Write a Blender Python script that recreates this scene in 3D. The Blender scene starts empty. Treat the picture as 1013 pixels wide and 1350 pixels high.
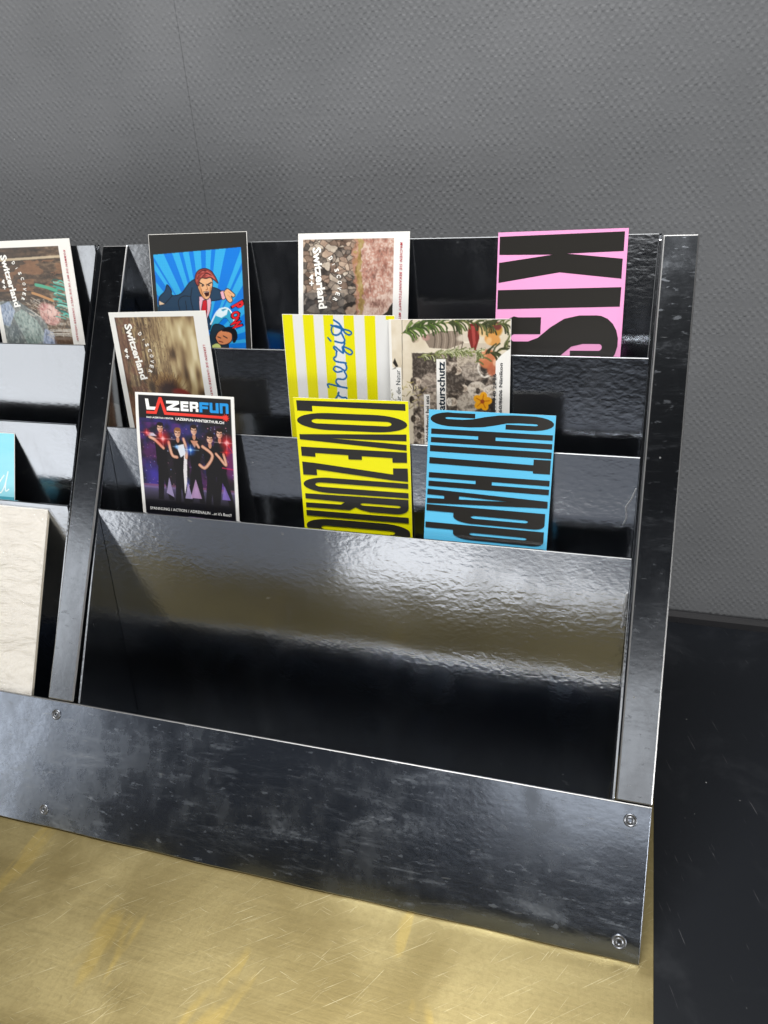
import bpy, bmesh, math, random
import numpy as np
from mathutils import Vector, Matrix
C = bpy.context.scene
COL = C.collection
random.seed(7); RNG = np.random.default_rng(11)

# ------------------------------------------------------------------ camera
cam = bpy.data.objects.new('camera', bpy.data.cameras.new('camera')); COL.objects.link(cam); C.camera = cam
cam.data.sensor_fit = 'VERTICAL'; cam.data.sensor_height = 24.0
cam.data.lens = 1028.37/1350*24; cam.data.clip_start = .01; cam.data.clip_end = 60
R_ = Vector((0.95488676, 0.29006851, -0.06365169))
D_ = Vector((0.08085903, -0.46019309, -0.88412903))
F_ = Vector((-0.28575006, 0.83909629, -0.46288694))
m = Matrix((R_, -D_, -F_)).transposed().to_4x4(); m.translation = Vector((0, 0, .6)); cam.matrix_world = m

# ------------------------------------------------------------------ world, lamps, exposure
LLR = -12
w = bpy.data.worlds.new('World'); C.world = w; w.use_nodes = True
_t = w.node_tree; _bg = _t.nodes['Background']
_tc = _t.nodes.new('ShaderNodeTexCoord'); _sp = _t.nodes.new('ShaderNodeSeparateXYZ'); _t.links.new(_tc.outputs['Generated'], _sp.inputs[0])
_cr = _t.nodes.new('ShaderNodeValToRGB'); _mr = _t.nodes.new('ShaderNodeMapRange'); _mr.inputs[1].default_value = -1; _mr.inputs[2].default_value = 1
_t.links.new(_sp.outputs[2], _mr.inputs[0]); _t.links.new(_mr.outputs[0], _cr.inputs[0]); _t.links.new(_cr.outputs[0], _bg.inputs[0])
# a dim room: dark floor, paler middle, dark ceiling
for _k, (_p, _v) in enumerate(((.0, .05), (.26, .18), (.385, .30), (.432, .010), (.53, .012), (.60, .055), (.69, .045), (.80, .008))):
    _e = _cr.color_ramp.elements[_k] if _k < 2 else _cr.color_ramp.elements.new(_p)
    _e.position = _p; _e.color = (_v*.92, _v*.97, _v*1.08, 1)
_bg.inputs[1].default_value = 1.
def area(name, loc, target, sx, sy, power, col=(1, 1, 1), spread=180):
    l = bpy.data.lights.new(name, 'AREA'); l.shape = 'RECTANGLE'; l.size = sx; l.size_y = sy; l.energy = power; l.color = col
    l.spread = math.radians(spread)
    o = bpy.data.objects.new(name, l); COL.objects.link(o); o.location = loc
    o.rotation_euler = (Vector(target)-Vector(loc)).to_track_quat('-Z', 'Y').to_euler(); return o
area('ceiling_lamp', (-.28, .27, 2.0), (-.26, .5, .3), 1.0, .45, 50, (1, .985, .96))
area('window_light', (-2.62, -.75, .05), (-2.5, .6, .05), 2.2, 1.9, 20, (1, .995, .98))
area('added_side_fill', (1.35, -.55, .12), (-.15, .75, .42), .9, .35, 15, (1, .99, .97))  # added fill with no known source, for cards, wall and the rack's shadow
_ll = area('low_light', (-.36, -1.25, -.66), (-.34, .6, -.2), 1.1, .40, 2.7, (1, .98, .95)); _ll.rotation_euler.rotate_axis('Z', math.radians(LLR))
area('back_light', (.05, -2.1, .95), (0, .6, .3), .9, .6, 2.1, (1, .98, .95))
C.view_settings.view_transform = 'Standard'; C.view_settings.look = 'None'
C.view_settings.exposure = .18; C.view_settings.gamma = 1; C.view_settings.use_curve_mapping = False
C.render.engine = 'CYCLES'

# ------------------------------------------------------------------ materials
def lin(c): return tuple((x/12.92 if x <= .04045 else ((x+.055)/1.055)**2.4) for x in c)
def hexc(h): return lin(tuple(int(h[i:i+2], 16)/255 for i in (0, 2, 4)))
class NT:
    def __init__(s, name):
        s.m = bpy.data.materials.new(name); s.m.use_nodes = True; s.t = s.m.node_tree
        s.b = s.t.nodes['Principled BSDF']; s.tc = s.t.nodes.new('ShaderNodeTexCoord')
    def n(s, typ, **k):
        x = s.t.nodes.new(typ)
        for a, v in k.items(): setattr(x, a, v)
        return x
    def l(s, a, b): s.t.links.new(a, b)
    def val(s, x, sock):
        if isinstance(x, (int, float)): sock.default_value = x
        elif isinstance(x, tuple): sock.default_value = x if len(x) == len(sock.default_value) else (*x, 1)
        else: s.l(x, sock)
    def math(s, op, a, b=0, c=0, clamp=False):
        x = s.n('ShaderNodeMath', operation=op, use_clamp=clamp)
        s.val(a, x.inputs[0]); s.val(b, x.inputs[1]); s.val(c, x.inputs[2]); return x.outputs[0]
    def map(s, scale=(1, 1, 1), rot=(0, 0, 0), loc=(0, 0, 0), src=None):
        x = s.n('ShaderNodeMapping'); s.l(src or s.tc.outputs['Object'], x.inputs[0])
        x.inputs['Scale'].default_value = scale; x.inputs['Rotation'].default_value = rot; x.inputs['Location'].default_value = loc; return x.outputs[0]
    def noise(s, vec, scale, detail=2, rough=.5, dist=0):
        x = s.n('ShaderNodeTexNoise'); s.l(vec, x.inputs['Vector']); x.inputs['Scale'].default_value = scale
        x.inputs['Detail'].default_value = detail; x.inputs['Roughness'].default_value = rough; x.inputs['Distortion'].default_value = dist; return x.outputs['Fac']
    def ramp(s, f, a, b, lo=0., hi=1.):
        x = s.n('ShaderNodeMapRange', interpolation_type='SMOOTHSTEP'); s.val(f, x.inputs[0])
        for i, v in enumerate((a, b, lo, hi)): x.inputs[i+1].default_value = v
        return x.outputs[0]
    def mix(s, f, a, b):
        x = s.n('ShaderNodeMix', data_type='RGBA'); s.val(f, x.inputs[0]); s.val(a, x.inputs[6]); s.val(b, x.inputs[7]); return x.outputs[2]
    def bump(s, h, dist, strength=1., normal=None):
        x = s.n('ShaderNodeBump'); s.l(h, x.inputs['Height']); x.inputs['Distance'].default_value = dist; x.inputs['Strength'].default_value = strength
        if normal is not None: s.l(normal, x.inputs['Normal'])
        return x.outputs[0]
    def set(s, **k):
        nm = dict(base='Base Color', metal='Metallic', rough='Roughness', normal='Normal', coat='Coat Weight', coatr='Coat Roughness', spec='Specular IOR Level', aniso='Anisotropic')
        for a, v in k.items(): s.val(v, s.b.inputs[nm[a]])
        return s.m
def scratch(t, ang, sc, ln, lo, hi, seed=0.):
    """thin stretched noise lines along a direction in object XY/XZ"""
    v = t.map((1, 1, 1), ang, (seed, seed*.7, 0)); v = t.map((sc/ln, sc, sc/ln*2), src=v)
    return t.ramp(t.noise(v, 1, 3, .55, .3), lo, hi)

def steel(name, base=(.37, .39, .42), rough=.10, peel=.00016, scuff=0., smudge=.16):
    t = NT(name)
    big = t.noise(t.map(), 9, 3, .6, .6); fine = t.noise(t.map((1, 1, .35)), 60, 4, .65)
    sm = t.ramp(t.math('ADD', t.math('MULTIPLY', big, .6), t.math('MULTIPLY', fine, .4)), .46, .66)
    r = t.math('ADD', rough, t.math('MULTIPLY', sm, smudge))
    col = t.mix(sm, base, tuple(c*.88+.02 for c in base))
    pn = t.noise(t.map((1, 1, 1.5)), 165, 1.5, .5, .2)
    mask = t.ramp(t.noise(t.map((1, 1, 1)), 7, 2), .35, .62, .35, 1)
    nrm = t.bump(t.math('MULTIPLY', pn, mask), peel)
    nrm = t.bump(t.noise(t.map(), 11, 1), .0012, 1., nrm)
    # hairline scratches and specks
    s1 = scratch(t, (0, math.radians(28), 0), 900, 30, .70, .76, .3)
    s2 = scratch(t, (0, math.radians(-50), 0), 800, 22, .72, .78, 1.7)
    sc = t.math('MAXIMUM', s1, s2)
    vo = t.n('ShaderNodeTexVoronoi'); t.l(t.map(), vo.inputs['Vector']); vo.inputs['Scale'].default_value = 60
    sp = t.math('MULTIPLY', t.ramp(vo.outputs['Distance'], .035, .06, 1, 0), t.ramp(t.noise(t.map(), 23, 1), .6, .64))
    sc = t.math('MAXIMUM', t.math('MULTIPLY', sc, .35), t.math('MULTIPLY', sp, .7))
    metal = 1.
    if scuff:
        a = t.noise(t.map((.55, 1, 2.4), (0, math.radians(9), 0)), 13, 7, .74, .9)
        b = t.noise(t.map((9, 9, 60), (0, math.radians(14), 0)), 3.2, 5, .7, .5)
        g_ = t.noise(t.map((1, 1, 1.6)), 190, 3, .7); pa = t.math('MULTIPLY', t.ramp(a, .50, .66), t.ramp(g_, .38, .66, .25, 1)); pb = t.ramp(b, .53, .72)
        s3 = scratch(t, (0, math.radians(-76), 0), 420, 9, .62, .72, 4.1)
        mk = .45
        sx = t.n('ShaderNodeSeparateXYZ'); t.l(t.tc.outputs['Object'], sx.inputs[0])
        for (cx, cz, rx, rz) in ((-.50, .045, .085, .06), (-.56, .09, .08, .06), (-.33, .06, .05, .04), (-.13, .06, .06, .07), (-.20, .03, .08, .04), (.0, .06, .05, .07), (.02, .02, .09, .03)):
            dd = t.math('ADD', t.math('POWER', t.math('MULTIPLY', t.math('SUBTRACT', sx.outputs[0], cx), 1/rx), 2), t.math('POWER', t.math('MULTIPLY', t.math('SUBTRACT', sx.outputs[2], cz), 1/rz), 2))
            mk = t.math('ADD', mk, t.ramp(dd, 0, 1.3, .75, 0), clamp=True)
        pb = t.math('MULTIPLY', pb, mk); pa = t.math('MULTIPLY', pa, mk)
        dm = t.math('ADD', t.math('MULTIPLY', pa, t.math('ADD', t.math('MULTIPLY', pb, .55), .45)), t.math('MULTIPLY', pb, .22), clamp=True)
        dm = t.math('MAXIMUM', dm, t.math('MULTIPLY', s3, .35))
        col = t.mix(t.math('MULTIPLY', dm, .9*scuff), col, (.33, .36, .40))
        metal = t.math('SUBTRACT', 1., t.math('MULTIPLY', dm, .33*scuff))
        r = t.math('ADD', r, t.math('MULTIPLY', dm, .30))
    col = t.mix(sc, col, (.62, .62, .6))
    r = t.math('ADD', r, t.math('MULTIPLY', sc, .3))
    return t.set(base=col, metal=metal, rough=r, normal=nrm, spec=.5)
M = {}
M['panel'] = steel('blackened_steel', rough=.15, peel=.00017, smudge=.05)
M['post'] = steel('post_steel', (.25, .27, .30), rough=.17, peel=.00005, scuff=.06, smudge=.05)
M['plate'] = steel('scuffed_plate_steel', (.30, .34, .41), rough=.20, peel=.00009, scuff=.85, smudge=.12)
def simple(name, col, rough=.5, metal=0., **k):
    t = NT(name); return t.set(base=col, rough=rough, metal=metal, **k)
M['edge'] = simple('bare_steel_edge', (.40, .40, .40), .4, 1.)
M['lip'] = simple('steel_lip', (.13, .135, .14), .42, 1.)
M['black'] = simple('matte_black_steel', (.012, .012, .014), .5)
M['screw'] = simple('screw_steel', (.26, .27, .29), .42, 1.)
M['hole'] = simple('screw_socket', (.01, .01, .01), .6)

def wall_mat():
    t = NT('grey_woven_wallpaper')
    sep = t.n('ShaderNodeSeparateXYZ')
    wob = t.n('ShaderNodeTexNoise'); t.l(t.tc.outputs['Object'], wob.inputs[0]); wob.inputs['Scale'].default_value = 60; wob.inputs['Detail'].default_value = 2
    vm = t.n('ShaderNodeVectorMath', operation='MULTIPLY_ADD'); t.l(wob.outputs['Color'], vm.inputs[0]); vm.inputs[1].default_value = (.0042,)*3
    t.l(t.tc.outputs['Object'], vm.inputs[2]); t.l(vm.outputs[0], sep.inputs[0])
    x, z = sep.outputs[0], sep.outputs[2]
    px, pz = 2*math.pi/.0080, 2*math.pi/.0094
    a = t.math('MULTIPLY', x, px); b = t.math('MULTIPLY', z, pz)
    h = t.math('MULTIPLY', t.math('COSINE', a), t.math('COSINE', b))
    h = t.ramp(h, -.5, .8)
    amp = t.ramp(t.noise(t.map((1, 1, 2.2)), 34, 4, .7), .32, .68, .08, 1.)
    hh = t.math('MULTIPLY', h, amp)
    nr = t.bump(hh, .00045, .75); nr = t.bump(t.noise(t.map(), 320, 3, .6), .0004, .6, nr)
    # seam between two lengths of wallpaper
    sx = t.n('ShaderNodeSeparateXYZ'); t.l(t.tc.outputs['Object'], sx.inputs[0])
    d = t.math('ABSOLUTE', t.math('ADD', sx.outputs[0], .494)); d = t.math('ADD', d, t.math('MULTIPLY', t.math('SUBTRACT', t.noise(t.map((1, 1, 1)), 40, 3), .5), .0014))
    seam = t.ramp(d, .0003, .0010, .34, 0)
    col = t.mix(t.ramp(t.noise(t.map(), 4, 3), .35, .65), (.122, .127, .134), (.150, .155, .163))
    col = t.mix(t.math('MULTIPLY', t.math('SUBTRACT', 1., hh), .10), col, (.10, .10, .105))  # shade painted in: colour darkened in the dimples, like small shadows under bumps
    col = t.mix(seam, col, (.02, .02, .022))
    vo = t.n('ShaderNodeTexVoronoi'); t.l(t.map(), vo.inputs['Vector']); vo.inputs['Scale'].default_value = 26
    sp = t.math('MULTIPLY', t.ramp(vo.outputs['Distance'], .02, .035, 1, 0), t.ramp(t.noise(t.map(), 9, 1), .6, .62))
    col = t.mix(t.math('MULTIPLY', sp, .7), col, (.45, .45, .45))
    return t.set(base=col, rough=.62, normal=nr, spec=.35)
M['wall'] = wall_mat()

def brass_mat():
    t = NT('brushed_brass')
    st = t.noise(t.map((14, 300, 1), (0, 0, math.radians(32))), 1, 4, .6)
    st2 = t.noise(t.map((260, 12, 1), (0, 0, math.radians(-24))), 1, 4, .6)
    big = t.noise(t.map(), 6, 4, .6, .8)
    mot = t.noise(t.map(), 260, 3, .7)
    s1 = scratch(t, (0, 0, math.radians(-38)), 1300, 80, .66, .71, .2)
    s2 = scratch(t, (0, 0, math.radians(-62)), 1200, 60, .67, .72, 2.2)
    s3 = scratch(t, (0, 0, math.radians(15)), 1100, 40, .68, .74, 5.)
    s = t.math('MAXIMUM', t.math('MAXIMUM', s1, s2), s3)
    tar = t.ramp(t.noise(t.map((2.2, .7, 1), (0, 0, math.radians(-20))), 9, 3, .6, .4), .60, .66)
    col = t.mix(t.ramp(big, .36, .66), (.29, .23, .10), (.42, .345, .165))
    col = t.mix(t.math('MULTIPLY', t.ramp(mot, .4, .7), .35), col, (.27, .215, .10))
    col = t.mix(t.math('MULTIPLY', tar, .28), col, (.62, .44, .10))
    col = t.mix(t.math('MULTIPLY', s, .5), col, (.9, .82, .55))
    r = t.math('ADD', .33, t.math('ADD', t.math('MULTIPLY', big, .12), t.math('MULTIPLY', st, .12)))
    nr = t.bump(t.math('ADD', st, st2), .00009, .8)
    nr = t.bump(mot, .00008, .8, nr)
    return t.set(base=col, metal=.92, rough=r, normal=nr)
M['brass'] = brass_mat()
def table_mat():
    t = NT('black_laminate')
    vo = t.n('ShaderNodeTexVoronoi'); t.l(t.map(), vo.inputs['Vector']); vo.inputs['Scale'].default_value = 75
    sp = t.math('MULTIPLY', t.ramp(vo.outputs['Distance'], .05, .09, 1, 0), t.ramp(t.noise(t.map(), 37, 1), .58, .62))
    s = scratch(t, (0, 0, math.radians(70)), 420, 20, .69, .75, 1.)
    sm = t.ramp(t.noise(t.map(), 14, 4, .6, .5), .5, .75)
    col = t.mix(sm, (.008, .0095, .0125), (.015, .017, .021))
    col = t.mix(t.math('MULTIPLY', s, .25), col, (.2, .2, .21)); col = t.mix(t.math('MULTIPLY', sp, .5), col, (.5, .5, .5))
    return t.set(base=col, rough=t.math('ADD', .40, t.math('MULTIPLY', sm, .2)), spec=.2, normal=t.bump(t.noise(t.map(), 240, 3), .0001, .5))
M['laminate'] = table_mat()
def print_mat(name, col=None, rough=.34, coat=.25):
    t = NT(name)
    if col is None:
        a = t.n('ShaderNodeVertexColor', layer_name='ink'); c = a.outputs['Color']
    else: c = col
    return t.set(base=c, rough=rough, coat=coat, coatr=.12, spec=.5)
PRINT = print_mat('printed_ink')
PAPER = print_mat('white_card', hexc('EDEBE6'), .45, .1)
BACKP = print_mat('darkened_card_back', (.10, .10, .105), .5, 0.)  # white backs coloured dark grey, standing in for their unlit side
INK = {}
def ink(h, rough=.34, coat=.25):
    k = h+str(rough)
    if k not in INK: INK[k] = print_mat('ink_'+h, hexc(h), rough, coat)
    return INK[k]

# ------------------------------------------------------------------ helpers
L30 = math.radians(30.5); SL, CL = math.sin(L30), math.cos(L30)
P0Y = .66276*.6
def mp(x, u, n=0.):            # point on the leaning front plane: u metres up the slope, n metres out of it
    return Vector((x, P0Y+u*SL-n*CL, u*CL+n*SL))
def link(name, me, parent=None):
    o = bpy.data.objects.new(name, me); COL.objects.link(o)
    if parent: o.parent = parent
    return o
def obj(name, bm, mats, parent=None, smooth=False):
    me = bpy.data.meshes.new(name); bmesh.ops.recalc_face_normals(bm, faces=bm.faces); bm.to_mesh(me); bm.free()
    for x in (mats if isinstance(mats, (list, tuple)) else [mats]): me.materials.append(x)
    if smooth:
        for p in me.polygons: p.use_smooth = True
    return link(name, me, parent)
def hexa(bm, pts, mi=0):        # 8 points: bottom loop of 4, top loop of 4
    v = [bm.verts.new(p) for p in pts]
    fs = []
    for q in ((0, 1, 2, 3), (4, 5, 6, 7), (0, 1, 5, 4), (1, 2, 6, 5), (2, 3, 7, 6), (3, 0, 4, 7)):
        f = bm.faces.new([v[i] for i in q]); f.material_index = mi; fs.append(f)
    return fs
def bevel(bm, w, mi=-1, seg=2):
    bmesh.ops.recalc_face_normals(bm, faces=bm.faces)
    bmesh.ops.bevel(bm, geom=list(bm.edges), offset=w, segments=seg, affect='EDGES', profile=.5, material=mi)
def slope_box(x0, x1, u0, u1, n0, n1, x0t=None, x1t=None):
    x0t = x0 if x0t is None else x0t; x1t = x1 if x1t is None else x1t
    return [mp(x0, u0, n0), mp(x1, u0, n0), mp(x1, u0, n1), mp(x0, u0, n1), mp(x0t, u1, n0), mp(x1t, u1, n0), mp(x1t, u1, n1), mp(x0t, u1, n1)]
def box(x0, x1, y0, y1, z0, z1):
    return [Vector(p) for p in ((x0, y0, z0), (x1, y0, z0), (x1, y1, z0), (x0, y1, z0), (x0, y0, z1), (x1, y0, z1), (x1, y1, z1), (x0, y1, z1))]
def thing(name, label, cat, loc=(0, 0, 0), group=None):
    o = bpy.data.objects.new(name, None); COL.objects.link(o); o.location = loc; o['label'] = label; o['category'] = cat
    if group: o['group'] = group
    o.empty_display_size = .05; return o

# ------------------------------------------------------------------ setting
bm = bmesh.new(); hexa(bm, box(-3.4, 2.6, .8808, .93, -.05, 2.6)); o = obj('wall', bm, M['wall']); o['kind'] = 'structure'

tb = thing('counter_table', 'black counter against the grey wall, partly covered by a scratched brass sheet', 'counter')
bm = bmesh.new(); hexa(bm, box(-2.6, 1.5, .055, .8795, -.045, -.0022)); bevel(bm, .0015); obj('table_top', bm, M['laminate'], tb)
bm = bmesh.new(); hexa(bm, box(-2.5, .0549, .060, .62, -.0021, -.0002)); bevel(bm, .0004); obj('brass_sheet', bm, M['brass'], tb)
bm = bmesh.new()
prof = [(.8795, -.0021), (.8795, .009), (.8755, .0105), (.8715, .0095), (.869, .006), (.8685, -.0021)]
for xx in (-2.6, 1.5): pass
va = [bm.verts.new((-2.6, y, z)) for y, z in prof]; vb = [bm.verts.new((1.5, y, z)) for y, z in prof]
for i in range(len(prof)-1): bm.faces.new((va[i], va[i+1], vb[i+1], vb[i]))
bm.faces.new(va); bm.faces.new(vb[::-1])
obj('edge_strip', bm, M['black'], tb)

# ------------------------------------------------------------------ display rack
rack = thing('display_rack', 'black steel card display rack with stepped leaning panels and scuffed front plate', 'display rack', (-.5, .45, 0))
RT = Matrix.Translation((.5, -.45, 0))
def part(name, bm, mats, parent=None, smooth=False):
    o = obj(name, bm, mats, parent or rack, smooth)
    if not parent: o.matrix_parent_inverse = RT
    return o
PT = .2055*.6       # top of the front plate, along the slope
TOP = .957*.6
RX0, RX1 = .0285*.6, .0740*.6          # right post
LX0, LX1 = -.862*.6, -.814*.6          # divider post at its foot
# front plate
bm = bmesh.new()
def plate_mesh():
    nx, nu = 150, 30; x0, x1, u0, u1 = -1.06, .0734*.6, .0020, PT
    us = [u0, u0+.0006, u0+.0009]+[u0+.0006+(u1-u0-.0012)*(k/nu)**1.3 for k in range(1, nu)]+[u1-.0010, u1-.0006, u1]
    xs = [x0, x0+.0006, x0+.0010]+[x0+.0006+(x1-x0-.0012)*k/nx for k in range(1, nx)]+[x1-.0010, x1-.0006, x1]
    def n(x, u):
        k = max(0., 1-(u-u0)/.020)**2; g = min(1., max(.06, (x+.36)/.34)); g = g*g*(3-2*g) if g < 1 else 1
        return -.0022*k*g-.0003*math.sin(x*17+1)*math.sin(u*40)*.6-.00012*math.sin(x*61)*k*4
    grid = []
    for a, x in enumerate(xs):
        row = []
        for b, u in enumerate(us):
            e = -.0006 if (a in (0, len(xs)-1) or b in (0, len(us)-1)) else 0
            row.append(bm.verts.new(mp(x, u, n(x, u)+e)))
        grid.append(row)
    A, B = len(xs), len(us)
    for a in range(A-1):
        for b in range(B-1):
            f = bm.faces.new((grid[a][b], grid[a+1][b], grid[a+1][b+1], grid[a][b+1])); ed = a in (0, A-2) or b in (0, B-2)
            f.smooth = not ed; f.material_index = 1 if ed else 0
    ring = [(a, 0) for a in range(A)]+[(A-1, b) for b in range(1, B)]+[(a, B-1) for a in range(A-2, -1, -1)]+[(0, b) for b in range(B-2, 0, -1)]
    bk = [bm.verts.new(mp(xs[a], us[b], n(xs[a], us[b])-.003)) for a, b in ring]
    for k in range(len(ring)):
        k2 = (k+1) % len(ring); f = bm.faces.new((grid[ring[k][0]][ring[k][1]], grid[ring[k2][0]][ring[k2][1]], bk[k2], bk[k])); f.material_index = 1
    f = bm.faces.new(bk); f.material_index = 0
plate_mesh()
plate = part('front_plate', bm, [M['plate'], M['edge']])
def lathe(bm, prof, cen, ax, n=28, mis=None):
    z = Vector(ax).normalized(); x = Vector((1, 0, 0)); y = z.cross(x)
    rings = []
    for r, h in prof:
        rings.append([bm.verts.new(Vector(cen)+z*h+(x*math.cos(2*math.pi*k/n)+y*math.sin(2*math.pi*k/n))*r) for k in range(n)])
    for i in range(len(rings)-1):
        for k in range(n):
            f = bm.faces.new((rings[i][k], rings[i][(k+1) % n], rings[i+1][(k+1) % n], rings[i+1][k])); f.smooth = True
            if mis: f.material_index = mis[i]
    return rings
NRM = Vector((0, -CL, SL))
for x, u, s in ((.0482, .1846, 1.), (.0465, .0284, 1.12), (-.842, .1836, .95), (-.8465, .0300, .95), (-1.705, .184, 1), (-1.705, .029, 1)):
    bm = bmesh.new(); k = .0052*s
    rg = lathe(bm, [(k, -.0002), (k, .0006), (k*.93, .0011), (k*.82, .0012), (k*.74, .0007), (k*.62, .0003), (k*.55, .0006), (k*.45, .0010), (k*.30, .0010), (k*.24, .0002), (k*.22, -.0012)], mp(x*.6, u*.6), NRM, mis=[0]*9+[1])
    f = bm.faces.new(rg[-1]); f.material_index = 1
    s_ = obj('screw', bm, [M['screw'], M['hole']], plate); 
# posts
def post(x0, x1, x0t, x1t, u1=TOP-.0012):
    bm = bmesh.new(); hexa(bm, slope_box(x0, x1, PT+.0009, u1, -.024, -.0004, x0t, x1t))
    bevel(bm, .0013, 1, 2)
    # soften: only the long front edges stay bare, the rest is painted
    for f in bm.faces:
        c = f.calc_center_median()
        if f.material_index == 1 and (c.y-P0Y)*-CL+c.z*SL < -.004: f.material_index = 0
    p = part('post', bm, [M['post'], M['edge']])
    bm = bmesh.new(); hexa(bm, slope_box(x0+.002, x1-.002, .004, PT-.0005, -.024, -.0034)); obj('foot', bm, M['black'], p)
    return p
post(RX0, RX1, RX0, RX1)
post(LX0, LX1, -.8475*.6, -.7995*.6)
post(-1.74*.6, -1.692*.6, -1.74*.6, -1.692*.6)
# trays: panels, side plates and floors
EU = [.957*.6, .789*.6, .656*.6, .5215*.6]
PL = math.radians(4.9)
def panel(x0, x1, i, x0b=None, bend=0.):
    """steel sheet hanging from its top edge, folded back over a small lip at the top"""
    e = mp(0, EU[i], -.0012); zb = .012
    dn = Vector((0, -math.sin(PL), -math.cos(PL))); nn = Vector((0, -math.cos(PL), math.sin(PL)))
    ln = (e.z-zb)/math.cos(PL)
    bm = bmesh.new()
    # cross-section, clockwise: front face down, back face up, folded lip
    sec = [(0.0011, -.0012), (.0004, -.0003), (-.0000, -.0016), (ln, -.0016)]
    t = .0016
    pts_f = [(.0006, 0)] + [(ln*k/14, 0) for k in range(1, 15)]
    pts_b = [(ln*k/14, t) for k in range(14, 0, -1)] + [(.0085, t), (.0085, t+.0012), (.0004, t+.0012), (0, t+.0006), (0, .0006)]
    sec = pts_f+pts_b
    nseg = 40
    rows = []
    for k in range(nseg+1):
        s = k/nseg; r = []
        for j, (d, b) in enumerate(sec):
            xl = x0+((x0b if x0b is not None else x0)-x0)*d/ln
            x = xl+(x1-xl)*s
            w = bend*math.sin(math.pi*s)*math.sin(math.pi*min(1, d/ln))
            p = e+dn*d-nn*b+nn*w; r.append(bm.verts.new((x, p.y, p.z)))
        rows.append(r)
    n = len(sec)
    for k in range(nseg):
        for j in range(n):
            f = bm.faces.new((rows[k][j], rows[k][(j+1) % n], rows[k+1][(j+1) % n], rows[k+1][j]))
            if j in (n-1,): f.material_index = 1
            f.smooth = False
    bm.faces.new(rows[0]); bm.faces.new(rows[-1][::-1])
    return part('panel', bm, [M['panel'], M['lip']])
def bay(x0, x1):
    for i in range(4): panel(x0+.0004, x1-.0004, i)
    e = mp(0, EU[0]); ez = e.z; eb = e.y-math.tan(PL)*(ez-.012)
    for a, b in ((x0-.0022, x0), (x1, x1+.0022)):
        bm = bmesh.new()
        f0 = [mp(a, PT+.002, -.0035), mp(a, TOP-.004, -.0035), mp(a, TOP, -.006), Vector((a, e.y+.006, ez-.001)), Vector((a, eb+.006, .012)), Vector((a, mp(0, .014, -.0035).y, .012))]
        f0[0] = mp(a, .014, -.0036)
        va = [bm.verts.new(p) for p in f0[:-1]]; vb = [bm.verts.new(p+Vector((b-a, 0, 0))) for p in f0[:-1]]
        bm.faces.new(va); bm.faces.new(vb[::-1])
        for i in range(len(va)): bm.faces.new((va[i], va[(i+1) % len(va)], vb[(i+1) % len(va)], vb[i]))
        bevel(bm, .0004)
        part('side_plate', bm, M['panel'])
    for i, d in ((0, .150), (1, .1215), (2, .118)):
        ea, eb2 = mp(0, EU[i]), mp(0, EU[i+1])
        z = ea.z-d; yb = ea.y-math.tan(PL)*d-.0005; yf = eb2.y-math.tan(PL)*(eb2.z-z)+.004
        bm = bmesh.new(); hexa(bm, box(x0+.0006, x1-.0006, yf, yb, z-.0015, z)); part('pocket_floor', bm, M['panel'])
    ea = mp(0, EU[3]); yb = ea.y-math.tan(PL)*(ea.z-.013)-.0005
    bm = bmesh.new(); hexa(bm, box(x0+.0006, x1-.0006, mp(0, .02).y+.002, yb, .012, .0135)); part('tray_floor', bm, M['panel'])
bay(-.8045*.6, .0235*.6)
bay(-1.690*.6, -.8640*.6)

# weld beads at the right end of two panels
def bead(i, ds, xs, rad):
    e = mp(0, EU[i], -.0012); dn = Vector((0, -math.sin(PL), -math.cos(PL))); nn = Vector((0, -math.cos(PL), math.sin(PL)))
    bm = bmesh.new(); rings = []
    pts = catmull([(x, d) for x, d in zip(xs, ds)], 7)
    for k, (x, d) in enumerate(pts):
        rr = rad*(.6+.7*abs(math.sin(k*1.9))*abs(math.cos(k*.63)))*min(1, .25+min(k, len(pts)-1-k)*.4)
        cc = Vector((x, e.y, e.z))+dn*d
        rings.append([bm.verts.new(cc+Vector((1, 0, 0))*rr*math.cos(a)+nn*(rr*math.sin(a)*.8+rr*.3)) for a in (j*math.pi/4 for j in range(8))])
    for a, b in zip(rings[:-1], rings[1:]):
        for j in range(8): bm.faces.new((a[j], a[(j+1) % 8], b[(j+1) % 8], b[j]))
    bm.faces.new(rings[0]); bm.faces.new(rings[-1][::-1])
    part('weld_bead', bm, M['weld'], smooth=True)
M['weld'] = simple('pale_weld', (.42, .43, .45), .5, .6)
def catmull(p, n=8):
    q = [p[0]]+list(p)+[p[-1]]; out = []
    for i in range(1, len(q)-2):
        a, b, c, d = (np.array(v, float) for v in q[i-1:i+3])
        for k in range(n):
            t = k/n; out.append(tuple(.5*((2*b)+(-a+c)*t+(2*a-5*b+4*c-d)*t*t+(-a+3*b-3*c+d)*t**3)))
    return out+[tuple(p[-1])]
_x = .0235*.6-.0012
bead(2, [.026, .036, .043, .052, .060], [_x, _x-.003, _x-.0065, _x-.0055, _x-.008], .0007)
bead(3, [.030, .042, .050, .056, .064], [_x-.0002, _x-.0004, _x-.0012, _x-.0008, _x-.0022], .0013)
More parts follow.
